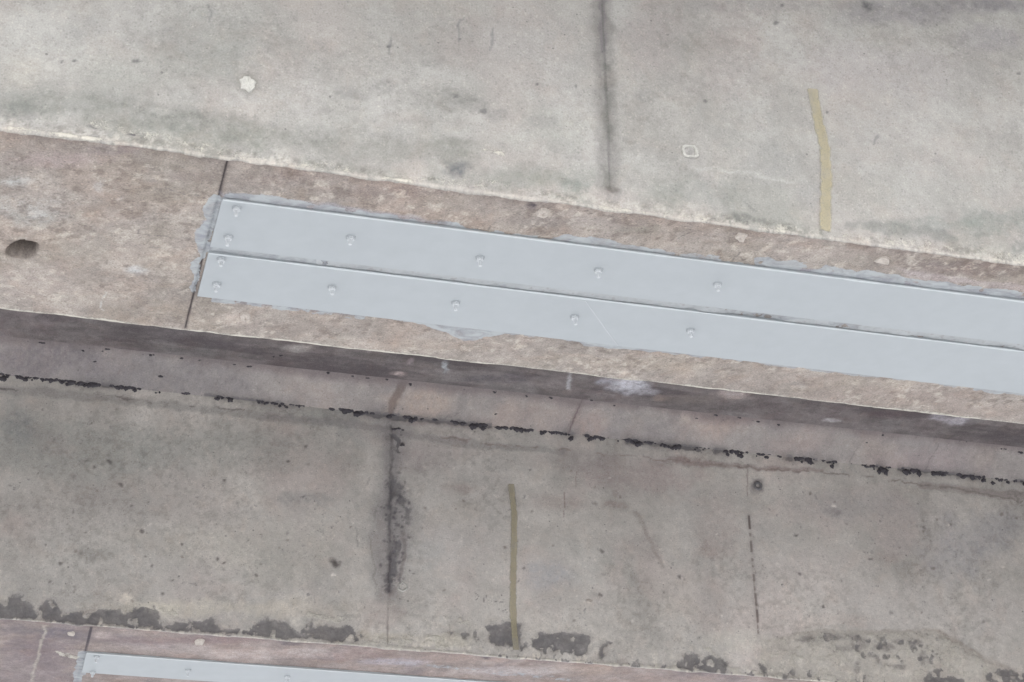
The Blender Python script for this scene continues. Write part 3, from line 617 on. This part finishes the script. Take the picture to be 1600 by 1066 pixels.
V = np.stack([X, -(S-Z1)+D, S-D], -1)
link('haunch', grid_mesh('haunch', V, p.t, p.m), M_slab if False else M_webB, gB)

# ---- soffit of the far girder
yy = np.concatenate([np.arange(YB0+0.001, YB0+0.27, 0.0036), np.linspace(YB0+0.29, YB1, 20)])
X, S = np.meshgrid(ux, yy, indexing='ij')
p = Paint(X, S, (160, 146, 143), SB, 600)
p.clouds(5, 0.12, 1).clouds(16, 0.10, 2).clouds(8, 0.5, 3, (158, 138, 132)).clouds(9, 0.6, 5, (138, 126, 130)).clouds(12, .4, 7, (186, 172, 168))
for b in [(60, 1020, 60, 40, (138, 124, 128), .7), (100, 990, 70, 12, (120, 112, 122), .6), (40, 985, 60, 10, (128, 118, 122), .6), (20, 1050, 60, 20, (160, 146, 146), .5), (200, 1000, 60, 10, (140, 130, 134), .6), (160, 992, 20, 8, (200, 182, 178), .5),
          (300, 1000, 160, 8, (150, 130, 130), .6), (450, 1005, 26, 7, (104, 98, 108), .6), (560, 1022, 60, 10, (150, 128, 126), .6), (700, 1030, 90, 10, (176, 156, 150), .5), (760, 1026, 14, 5, (110, 100, 106), .7), (420, 1022, 160, 10, (194, 180, 178), .6), (800, 1048, 120, 8, (200, 188, 188), .6), (270, 1012, 80, 8, (182, 168, 166), .5), (620, 1034, 60, 7, (178, 170, 180), .6), (920, 1046, 60, 12, (190, 170, 160), .5), (1050, 1062, 90, 10, (166, 148, 144), .5)]:
    p.blob(*b)
p.line([(143, 980), (133, 1018), (120, 1066)], 0.004, 0.0035, rgb=(74, 68, 76), a=.9, warp=False)
p.line([(73, 976), (62, 1020), (49, 1066)], 0.0045, 0.0045, rgb=(188, 178, 170), a=.7)
p.line([(95, 1014), (130, 1015)], 0.002, 0.002, rgb=(96, 88, 98), a=.6)
p.poly([(122, 1018), (142, 1017), (128, 1066), (112, 1066)], ch=2, a=.95, soft=.005)
p.poly([(84, 1016), (110, 1020), (124, 1026), (120, 1030), (95, 1026)], ch=1, a=.6, soft=.005)
p.poly([(590, 1031), (760, 1044), (900, 1060), (900, 1066), (700, 1046)], ch=2, a=.5, soft=.004, brk=.45)
p.clouds(30, .12, 14); p.t *= np.array((0.79, 0.82, 0.81))
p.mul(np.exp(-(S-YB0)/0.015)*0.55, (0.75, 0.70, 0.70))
Z = surf_disp(X, S, 161, 0.0018)*sstep(S, YB0, YB0+0.02)
V = np.stack([X, S-YB0, Z], -1)
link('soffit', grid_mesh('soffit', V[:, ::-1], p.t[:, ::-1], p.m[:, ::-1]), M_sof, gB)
X, S = np.meshgrid(ux2, zz2, indexing='ij'); q = plain(X, S, (165, 160, 155), 301)
V = np.stack([X, YB1-YB0+0*X+0.0005*S, S+0.001], -1)
link('rear_web', grid_mesh('rear_web', V[:, ::-1], q.t[:, ::-1], q.m[:, ::-1]), M_web, gB)

# ================================================================== DECK SLAB
dk = empty('deck_slab', (0, YA1, ZS))
tag(dk, 'dark underside strip of the deck slab between the two girders, smeared with pale patches', 'deck slab')
ux = xs(-0.2, 3.0, 0.0045); yy = np.concatenate([np.linspace(YA1, 4.45, 30), np.arange(4.46, YB0-CH+0.004, 0.004)])
X, S = np.meshgrid(ux, yy, indexing='ij')
p = Paint(X, S, (118, 112, 112), SL, 650)
p.clouds(5, .12, 1).clouds(14, .12, 2).clouds(7, .5, 4, (102, 93, 95)).clouds(8, .4, 6, (134, 131, 131)).clouds(25, .16, 9).clouds(14, .22, 15, None, (.3, 1.6)).clouds(10, .7, 17, (88, 82, 85), (.35, 1.5))
for b in [(985, 603, 36, 16, (196, 196, 204), .9), (950, 596, 20, 8, (160, 160, 168), .7), (1010, 612, 30, 8, (176, 174, 180), .7), (1030, 622, 12, 6, (150, 136, 130), .5), (1150, 617, 30, 8, (172, 162, 160), .85), (694, 572, 6, 12, (166, 170, 174), .8), (891, 597, 4, 14, (176, 176, 180), .85), (640, 565, 7, 5, (150, 140, 144), .7), (1490, 657, 28, 9, (166, 162, 168), .85), (1465, 652, 14, 8, (158, 154, 160), .7),
          (470, 543, 34, 8, (158, 154, 152), .8), (620, 584, 16, 5, (186, 172, 170), .7), (72, 500, 9, 10, (128, 120, 122), .6), (1300, 657, 18, 4, (170, 166, 168), .8), (575, 549, 5, 6, (150, 144, 146), .6), (1080, 624, 70, 8, (124, 116, 112), .5), (280, 520, 60, 8, (112, 106, 108), .5), (100, 494, 60, 8, (92, 84, 88), .6), (360, 535, 40, 6, (96, 90, 94), .5), (780, 592, 80, 8, (96, 92, 98), .5), (1390, 648, 60, 8, (92, 80, 84), .5)]:
    p.blob(*b)
V = np.stack([X, S-YA1, surf_disp(X, S, 91, .002)*sstep(S, YA1, YA1+.02)*(1-sstep(S, 4.78, 4.80))], -1)
link('slab_underside', grid_mesh('slab_underside', V[:, ::-1], p.t[:, ::-1], p.m[:, ::-1]), M_slab, dk)
# slab body: unseen cantilever over the camera side, widened to block sky light, strip over each girder, top surface
def box(bm, a, b):
    r = bmesh.ops.create_cube(bm, size=1.0)['verts']
    for v in r: v.co = Vector([(a[i]+b[i])/2+(b[i]-a[i])*v.co[i] for i in range(3)])
bm = bmesh.new()
box(bm, (-3.5, YA0-1.2-YA1, 0.01), (6.5, YB1+0.6-YA1, 0.22))
box(bm, (-3.5, YA0-1.2-YA1, 0.22), (6.5, YA0-1.0-YA1, 0.50))
me = bpy.data.meshes.new('slab_body'); bm.to_mesh(me); bm.free(); link('slab_body', me, simple('deck_concrete', (0.34, 0.33, 0.31), .9, .12, 8, .003), dk)

# ================================================================== STEEL PLATES WITH ANCHORS
def plate_mesh(x0, x1, y0a, y0b, y1a, y1b, skew=0.0):
    """bevelled flat bar under z = 0; near edge y0a->y0b, far edge y1a->y1b, left end at x0"""
    n = 60; bm = bmesh.new(); be = 0.0009
    prof = [(0, 0.0), (0, -PT+be), (be, -PT), (1-be, -PT), (1, -PT+be), (1, 0.0)]
    rings = []
    for i in range(n+1):
        t = i/n; x = x0+(x1-x0)*t; ya = y0a+(y0b-y0a)*t; yb = y1a+(y1b-y1a)*t
        ring = []
        for k, (u, z) in enumerate(prof):
            y = ya + (0 if k < 2 else be if k == 2 else 0) if k < 3 else (yb - (be if k == 3 else 0))
            ring.append(bm.verts.new((x, y, z + 0.0004)))
        rings.append(ring)
    for a, b in zip(rings[:-1], rings[1:]):
        for k in range(5): bm.faces.new((a[k], b[k], b[k+1], a[k+1]))
    bm.faces.new(rings[0][::-1]); bm.faces.new(rings[-1])
    bmesh.ops.recalc_face_normals(bm, faces=bm.faces)
    me = bpy.data.meshes.new('plate'); bm.to_mesh(me); bm.free(); return me

def anchor_mesh(seed):
    """washer, hexagonal nut and threaded stud under thick paint"""
    r = random.Random(seed); bm = bmesh.new()
    def lathe(prof, n, rot=0.0, cx=0, cy=0, lean=(0, 0)):
        rings = []
        for rad, z in prof:
            rings.append([bm.verts.new((cx+lean[0]*z+rad*math.cos(rot+2*math.pi*i/n), cy+lean[1]*z+rad*math.sin(rot+2*math.pi*i/n), z)) for i in range(n)])
        for a, b in zip(rings[:-1], rings[1:]):
            for i in range(n): bm.faces.new((a[i], a[(i+1) % n], b[(i+1) % n], b[i]))
        bm.faces.new(rings[-1])
    rot = r.uniform(0, 1)
    lathe([(0.0066, -0.0016), (0.0066, -0.0062), (0.0056, -0.0066), (0.003, -0.0068)], 6, rot)
    ln = (r.uniform(-.06, .06), r.uniform(-.06, .06)); h = r.uniform(.015, .019)
    lathe([(0.0034, -0.006), (0.0034, -h+.001), (0.0030, -h), (0.0016, -h-.0008)], 14, 0, lean=ln)
    bmesh.ops.recalc_face_normals(bm, faces=bm.faces)
    me = bpy.data.meshes.new('anchor_bolt'); bm.to_mesh(me); bm.free()
    for pl in me.polygons: pl.use_smooth = False
    return me

def washer_mesh(seed):
    r = random.Random(seed+5); bm = bmesh.new(); R = []
    for rad, z in ((0.0086, 0.0), (0.0082, -0.0010), (0.0070, -0.0015), (0.0030, -0.0017)):
        R.append([bm.verts.new((rad*math.cos(2*math.pi*i/26)*(1+.05*r.random()), rad*math.sin(2*math.pi*i/26)*(1+.05*r.random()), z)) for i in range(26)])
    for a, b in zip(R[:-1], R[1:]):
        for i in range(26): bm.faces.new((a[i], a[(i+1) % 26], b[(i+1) % 26], b[i]))
    bmesh.ops.recalc_face_normals(bm, faces=bm.faces)
    me = bpy.data.meshes.new('washer'); bm.to_mesh(me); bm.free(); return me

def steel_plate(label, yn0, yn1, yf0, yf1, xl, xr, bolts, marks=()):
    o = empty('steel_plate', (xl, yn0, 0))
    tag(o, label, 'steel plate', 'grey steel plates bolted under the girders')
    me = plate_mesh(0, xr-xl, 0, yn1-yn0, yf0-yn0, yf1-yn0)
    link('plate', me, M_plate, o)
    for k, (bx, by) in enumerate(bolts):
        # the photo shows the tip of the stud; the washer sits on the plate under face
        q = at(bx, by, 2, -PT)
        ab = link('anchor_bolt', anchor_mesh(int(bx)), M_bolt, o, (q[0]-xl, q[1]-yn0, -PT+0.0003))
        link('washer', washer_mesh(int(bx)), M_wash, ab)
    # added pale strip on the near edge, its bright edge light put into colour
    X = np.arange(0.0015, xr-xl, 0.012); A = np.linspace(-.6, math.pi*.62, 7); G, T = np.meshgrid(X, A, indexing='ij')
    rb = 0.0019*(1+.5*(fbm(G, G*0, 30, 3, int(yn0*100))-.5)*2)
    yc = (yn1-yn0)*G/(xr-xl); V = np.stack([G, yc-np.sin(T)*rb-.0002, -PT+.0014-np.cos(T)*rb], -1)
    link('edge_glint', grid_mesh('edge_glint', V), M_glint, o)
    return o
XR = 6.4
def yl(P0, P1, xl, xr):
    a, b = SA(*P0), SA(*P1); s = (b[1]-a[1])/(b[0]-a[0]); return a[1]+s*(xl-a[0]), a[1]+s*(xr-a[0])
XL = 0.2334*SC
# long edges are a touch out of parallel with the girder, as laid
n0 = yl((347, 308), (1600, 468), XL, XR); f0 = yl((331, 382), (1600, 535), XL, XR)
n1 = yl((326, 392), (1600, 546), XL, XR); f1 = yl((309, 459), (1600, 612), XL, XR)
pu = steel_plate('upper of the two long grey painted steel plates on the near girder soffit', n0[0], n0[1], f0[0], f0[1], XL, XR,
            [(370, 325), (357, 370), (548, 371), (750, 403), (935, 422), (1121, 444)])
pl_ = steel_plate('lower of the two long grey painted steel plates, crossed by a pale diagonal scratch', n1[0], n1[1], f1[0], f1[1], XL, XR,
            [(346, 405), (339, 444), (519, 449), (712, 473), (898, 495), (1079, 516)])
def bead(label, parent, xa, xb, ya, yb, depth, seed, org, broken=.30):
    """adhesive pressed out beside a plate: an uneven low fillet"""
    X = np.arange(xa, xb, 0.004); W = np.linspace(0, 1, 7); G, T = np.meshgrid(X, W, indexing='ij')
    y0 = ya(G); y1 = yb(G); Y = y0+(y1-y0)*T
    z = -depth*(.55+.75*(fbm(G, Y, 40, 4, seed)-.3)) ; z = z*sstep(fbm(G, Y*2, 9, 4, seed+4), broken, broken+.12)
    V = np.stack([G-org[0], Y-org[1], z+0.0008], -1)
    return link(label, grid_mesh(label, V[:, ::-1]), M_adh, parent)
bead('adhesive_bead', pl_, XL+.001, 3.2, lambda x: f0[0]+(f0[1]-f0[0])*(x-XL)/(XR-XL)+.0005, lambda x: n1[0]+(n1[1]-n1[0])*(x-XL)/(XR-XL)-.0008, .0042, 820, (XL, n1[0]), .36)
XB = SA(135, 1018)[0]
nb = yl((140, 1018), (900, 1066), XB, XR+.0)
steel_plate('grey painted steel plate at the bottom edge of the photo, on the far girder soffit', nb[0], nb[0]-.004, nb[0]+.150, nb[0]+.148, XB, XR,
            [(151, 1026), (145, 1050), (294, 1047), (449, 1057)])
def ribbon(name, pts3, w, mat, parent, n_off=(0, 0, -1), thick=0.0004, org=(0, 0, 0)):
    bm = bmesh.new(); prev = None
    for i, q in enumerate(pts3):
        a = Vector(pts3[max(i-1, 0)]); b = Vector(pts3[min(i+1, len(pts3)-1)]); t = (b-a).normalized(); s = t.cross(Vector(n_off)).normalized()
        ww = w*(1 if 0 < i < len(pts3)-1 else .3)
        c = Vector(q)-Vector(org)
        ring = [bm.verts.new(c+s*ww), bm.verts.new(c+Vector(n_off)*thick), bm.verts.new(c-s*ww)]
        if prev:
            for k in range(2): bm.faces.new((prev[k], prev[k+1], ring[k+1], ring[k]))
        prev = ring
    me = bpy.data.meshes.new(name); bm.to_mesh(me); bm.free()
    return link(name, me, mat, parent)
scr = []
for x, y in [(914, 470), (925, 485), (938, 503), (950, 520), (966, 541)]:
    q = at(x, y, 2, -PT); scr.append((q[0], q[1], -PT+0.0002))
ribbon('scratch', scr, 0.0013, M_scr, pl_, org=(XL, n1[0], 0))

# ================================================================== SMALL THINGS
def lump(name, P3, nrm, pts, thick, mat, label, cat, group=None, seed=0, lumpy=.35, parent=None, offs=0.0):
    """flat irregular lump: outline pts (metres in the surface frame) domed along the outward normal"""
    N = Vector(nrm).normalized(); A = Vector((1, 0, 0)); Bv = N.cross(A).normalized()*-1
    if abs(N.z) > .5: Bv = Vector((0, 1, 0))
    bm = bmesh.new(); r = random.Random(seed); n = len(pts); rings = []
    for f, h in ((1.0, -.25), (.93, .55), (.72, 1.0), (.38, .85)):
        rings.append([bm.verts.new((A*(u*f)+Bv*(v*f)) + N*thick*h*(1+lumpy*(r.random()-.5)*2)) for u, v in pts])
    cv = bm.verts.new(N*thick*.8)
    for a, b in zip(rings[:-1], rings[1:]):
        for i in range(n): bm.faces.new((a[i], a[(i+1) % n], b[(i+1) % n], b[i]))
    for i in range(n): bm.faces.new((rings[-1][i], rings[-1][(i+1) % n], cv))
    bmesh.ops.recalc_face_normals(bm, faces=bm.faces)
    me = bpy.data.meshes.new(name); bm.to_mesh(me); bm.free()
    o = link(name, me, mat, parent, tuple(Vector(P3)+N*offs))
    if label: tag(o, label, cat, group)
    return o
def rough_outline(rx, ry, n, seed, jag=.18, rot=0.0, pw=2.0):
    r = random.Random(seed); out = []
    for i in range(n):
        a = 2*math.pi*i/n; c, s = math.cos(a), math.sin(a)
        k = (abs(c)**pw+abs(s)**pw)**(-1/pw)*(1+jag*(r.random()-.5)*2)
        u, v = rx*c*k, ry*s*k; out.append((u*math.cos(rot)-v*math.sin(rot), u*math.sin(rot)+v*math.cos(rot)))
    return out
q = at(387, 132, 1, YA0)
lump('mortar_patch', q, (0, -1, 0), rough_outline(.0135, .0160, 18, 3, .22), .004, M_mortar, 'round white mortar patch on the near girder web at upper left', 'mortar patch', seed=3)

def square_ring(px, py, w, h, t, mat, name, label, cat, y):
    q = at(px, py, 1, y); bm = bmesh.new(); r = random.Random(5); n = 40; R = []
    for (f, d) in ((1, .0), (.94, -.0026), (.70, -.0024), (.60, .0)):
        R.append([bm.verts.new((w*f*k[0], d*(.7+.6*r.random()), h*f*k[1])) for k in rough_outline(1, 1, n, 8, .05, .1, 5)])
    for a, b in zip(R[:-1], R[1:]):
        for i in range(n): bm.faces.new((a[i], a[(i+1) % n], b[(i+1) % n], b[i]))
    bmesh.ops.recalc_face_normals(bm, faces=bm.faces)
    me = bpy.data.meshes.new(name); bm.to_mesh(me); bm.free(); return tag(link(name, me, mat, None, tuple(q)), label, cat)
square_ring(1078, 237, .0155, .0135, .003, M_faint, 'mortar_patch', 'small square pale rim of mortar right of the vertical joint', 'mortar patch', YA0-.001)

chips = [(848, 330, .0105, .0075, .35, 'angular mortar chip beside a dark blot above the upper plate'),
         (1158, 368, .0115, .0075, .1, 'rounded tan mortar chip on the soffit above the upper plate'),
         (1379, 405, .0125, .0085, .15, 'broad flat mortar chip on the soffit at right above the plates'),
         (383, 493, .0105, .0090, .4, 'mortar chip on the soffit below the left end of the lower plate')]
for i, (x, y, rx, ry, rt, lb) in enumerate(chips):
    q = at(x, y, 2, 0)
    lump('mortar_chip', q, (0, 0, -1), rough_outline(rx, ry*1.35, 8, 20+i, .22, rt, 3.0), .0065, M_chip, lb, 'mortar chip', 'mortar chips stuck to the soffits', seed=i, lumpy=.5)
q = at(312, 1002, 2, 0)
lump('mortar_chip', q, (0, 0, -1), rough_outline(.015, .017, 9, 31, .18, .1, 4.0), .006, M_chip, 'squarish pale mortar chip above the plate at the bottom of the photo', 'mortar chip', 'mortar chips stuck to the soffits', seed=9)
q = at(112, 989, 2, 0)
lump('mortar_chip', q, (0, 0, -1), rough_outline(.010, .014, 9, 36, .25, .1, 2.0), .005, M_chip, 'small mortar chip left of the dark joint on the far girder soffit', 'mortar chip', 'mortar chips stuck to the soffits', seed=12)
q = at(921, 940, 1, YB0)
lump('mortar_chip', q, (0, -1, 0), rough_outline(.009, .007, 9, 33, .25), .004, M_chip, 'tiny pale mortar chip on the far girder web', 'mortar chip', seed=11)

# rings on the far web
def torus(px, py, R, r, mat, name, label, cat, seed, jag=.1, gap=None):
    q = at(px, py, 1, YB0); bm = bmesh.new(); rr = random.Random(seed); n, m_ = 30, 8; G = []
    for i in range(n):
        a = 2*math.pi*i/n; Rk = R*(1+jag*(rr.random()-.5)*2); rk = r*(1+jag*2*(rr.random()-.5))
        G.append([bm.verts.new(((Rk+rk*math.cos(2*math.pi*j/m_))*math.cos(a), rk*.7*math.sin(2*math.pi*j/m_), (Rk+rk*math.cos(2*math.pi*j/m_))*math.sin(a))) for j in range(m_)])
    for i in range(n):
        for j in range(m_): bm.faces.new((G[i][j], G[i][(j+1) % m_], G[(i+1) % n][(j+1) % m_], G[(i+1) % n][j]))
    bmesh.ops.recalc_face_normals(bm, faces=bm.faces)
    me = bpy.data.meshes.new(name); bm.to_mesh(me); bm.free()
    for f in me.polygons: f.use_smooth = True
    return tag(link(name, me, mat, None, tuple(q)), label, cat)
torus(1184, 759, .0100, .0046, M_ring, 'tie_ring', 'small dark ring set in the far web near the top of the dashed crack', 'tie ring', 1)
torus(629, 917, .0110, .0024, M_faint, 'mortar_ring', 'faint pale mortar ring beside the foot of the dark vertical joint', 'mortar ring', 2, .25)
q3 = [at(x, y, 1, YB0-.001) for x, y in [(350, 648), (355, 655), (357, 662), (350, 664), (343, 663), (346, 656), (350, 648)]]
o = ribbon('chalk_mark', [tuple(v) for v in q3], .0014, M_faint, None, n_off=(0, -1, 0), org=tuple(q3[0])); o.location = tuple(q3[0]); tag(o, 'small pale triangular chalk mark on the far web below the black seam', 'chalk mark')

# yellow resin streaks
def resin_strip(P_, w, y, label, seed):
    pts = []
    for (a, b) in zip(P_[:-1], P_[1:]):
        for k in range(14):
            t = k/14; pts.append(at(a[0]+(b[0]-a[0])*t, a[1]+(b[1]-a[1])*t, 1, y))
    pts.append(at(*P_[-1], 1, y)); pts = np.array(pts)
    g = np.hanning(9); g /= g.sum(); pp = np.pad(pts, ((4, 4), (0, 0)), 'edge'); pts = np.stack([np.convolve(pp[:, i], g, 'valid') for i in range(3)], 1)
    org = pts[0].copy(); bm = bmesh.new(); fl = bm.verts.layers.float.new('fade'); prev = None; n = len(pts)
    for i, q in enumerate(pts):
        t = (pts[min(i+1, n-1)]-pts[max(i-1, 0)]); t /= np.linalg.norm(t); s = np.array([t[2], 0, -t[0]])
        wl = w*(1.12+.30*(vnoise(np.array(i*.35), np.array(seed*3.1), 5)-.5)); wr = w*(1.12+.30*(vnoise(np.array(i*.35), np.array(seed*7.7), 6)-.5)); ring = []
        for u in np.linspace(-1, 1, 7):
            off = s*(wl if u < 0 else wr)*u; c = q-org+off
            v = bm.verts.new((c[0], -0.0022-0.0008*(1-u*u), c[2])); v[fl] = (1.05-.85*abs(u)**3) * (1.0 if 0 < i < n-1 else .6); ring.append(v)
        if prev:
            for k in range(6): bm.faces.new((prev[k], prev[k+1], ring[k+1], ring[k]))
        prev = ring
    bmesh.ops.recalc_face_normals(bm, faces=bm.faces)
    me = bpy.data.meshes.new('resin_strip'); bm.to_mesh(me); bm.free()
    for f in me.polygons: f.use_smooth = True
    tag(link('resin_strip', me, M_resin, None, tuple(org)), label, 'resin strip', 'yellow resin strips on the webs')
resin_strip([(1269, 138), (1278, 190), (1288, 230), (1291, 270), (1290, 310), (1288, 364)], .0108, YA0, 'curved yellowish resin strip on the near web at upper right', 2)
resin_strip([(798, 755), (803, 800), (803, 860), (801, 920), (802, 970), (806, 1018)], .0094, YB0, 'straight yellowish resin strip on the far web at bottom centre', 5)

# black bitumen squeezed from the seam: lumps nobody could count
def seam_at(px):
    P_ = [(-200, 570), (0, 587), (150, 599), (300, 612), (430, 630), (508, 636), (585, 645), (640, 650), (800, 667), (950, 684), (1150, 706), (1400, 732), (1600, 752), (1760, 768)]
    return float(np.interp(px, [a for a, _ in P_], [b for _, b in P_]))
runs = [(-90, -10, .5), (0, 16, 1), (26, 50, .8), (56, 78, .7), (80, 110, 1), (104, 154, 1.25), (168, 190, 1), (192, 218, 1.35), (240, 252, .9), (281, 302, 1.25), (312, 322, .9), (339, 360, 1.1), (382, 384, .5), (402, 418, 1), (426, 448, .8), (452, 486, .6), (508, 530, 1), (532, 560, 1.2), (560, 584, 1.2),
        (608, 620, .9), (633, 650, 1.3), (658, 664, .6), (678, 685, .9), (706, 728, .9), (738, 758, 1.2), (776, 790, 1), (797, 814, 1.4), (818, 832, .9), (842, 860, 1.1), (862, 894, 1.15), (912, 926, 1.1), (930, 944, 1), (950, 976, .5), (980, 1002, 1.2), (1008, 1024, .9), (1030, 1048, .8), (1050, 1062, 1.2),
        (1086, 1108, .5), (1134, 1168, 1.1), (1182, 1204, .8), (1214, 1220, .5), (1240, 1246, 1), (1246, 1272, 1.2), (1286, 1308, 1), (1330, 1336, .4), (1348, 1366, 1), (1370, 1390, 1.2), (1411, 1436, 1.2), (1444, 1448, .5), (1458, 1480, 1.15), (1498, 1520, 1.1), (1520, 1545, 1.1), (1548, 1590, .9), (1596, 1700, .7)]
bm = bmesh.new(); rr = random.Random(77)
ico = bmesh.new(); bmesh.ops.create_icosphere(ico, subdivisions=2, radius=1.0); icov = [v.co.copy() for v in ico.verts]; icof = [[v.index for v in f.verts] for f in ico.faces]; ico.free()
def blobm(c, rx, ry, rz):
    k = rr.uniform(0, 50)
    vs = [bm.verts.new((c[0]+rx*v.x*(1+.25*math.sin(v.z*5+k)), c[1]+ry*v.y*(1+.2*math.sin(v.x*6+k)), c[2]+rz*v.z*(1+.3*math.sin(v.x*4+k*2)))) for v in icov]
    for f in icof: bm.faces.new([vs[i] for i in f])
for a, b, k in runs:
    x = a
    while x <= b:
        c = at(x, seam_at(x)+rr.gauss(0, 3.5)*k, 1, YB0); r = rr.uniform(.0022, .0068)*k
        blobm((c[0], YB0-.0005, c[2]), r*rr.uniform(1, 1.8), r*.6, r*rr.uniform(.8, 1.5))
        x += rr.uniform(1.2, 2.8)
for x, y, r in [(254, 588, 3), (67, 536, 3), (130, 548, 2.4), (160, 549, 1.8), (150, 565, 2), (168, 546, 3), (238, 555, 3), (286, 560, 2.6), (312, 563, 2), (366, 570, 2.4), (391, 573, 3), (439, 555, 3.4), (428, 557, 2), (551, 588, 2.6), (574, 591, 2.4), (604, 593, 2.4), (640, 600, 3), (773, 613, 2.8), (822, 619, 2.6), (862, 622, 3), (775, 647, 2.2), (923, 625, 2.2), (961, 634, 2), (1088, 654, 2.2), (1107, 697, 2.6),
                (1118, 649, 3.2), (1156, 653, 2.8), (1186, 659, 2.8), (1216, 664, 3), (1378, 680, 3), (1355, 692, 2), (1568, 702, 3), (1594, 707, 4), (1510, 690, 1.8), (512, 582, 2.6), (628, 696, 3), (615, 671, 3.2), (622, 670, 3), (630, 672, 2.4)]:
    yw = YB0-CH*.8 if y < seam_at(x)-30 else YB0-CH*.4 if y < seam_at(x)-8 else YB0
    c = at(x, y, 1, yw)
    if y < seam_at(x)-8:      # put it on the 45 degree haunch: y + z = YB0 + Z1
        d = c-CAM; t = (YB0+Z1-CAM[1]-CAM[2])/(d[1]+d[2]); c = CAM+t*d
        if c[2] > ZS-.001: c = at(x, y, 2, ZS)
    r_ = r*.0014
    for j in range(3): blobm((c[0]+rr.gauss(0, r_*.8), c[1], c[2]+rr.gauss(0, r_*.3)), r_*rr.uniform(.7, 1.2), r_*.5, r_*rr.uniform(.5, .8))
me = bpy.data.meshes.new('bitumen_residue'); bm.to_mesh(me); bm.free()
for f in me.polygons: f.use_smooth = True
tag(link('bitumen_residue', me, M_black), 'broken line of black bitumen lumps along the seam of the far girder', 'bitumen residue', kind='stuff')

# ================================================================== GROUND
bm = bmesh.new(); n = 40
for i in range(n+1):
    for j in range(n+1): bm.verts.new(((i/n-.5)*400, (j/n-.5)*400, -6.0+0.06*math.sin(i*1.7)*math.cos(j*2.3)))
bm.verts.ensure_lookup_table()
for i in range(n):
    for j in range(n): bm.faces.new([bm.verts[a] for a in (i*(n+1)+j, (i+1)*(n+1)+j, (i+1)*(n+1)+j+1, i*(n+1)+j+1)])
me = bpy.data.meshes.new('ground'); bm.to_mesh(me); bm.free(); tag(link('ground', me, M_ground), kind='structure')
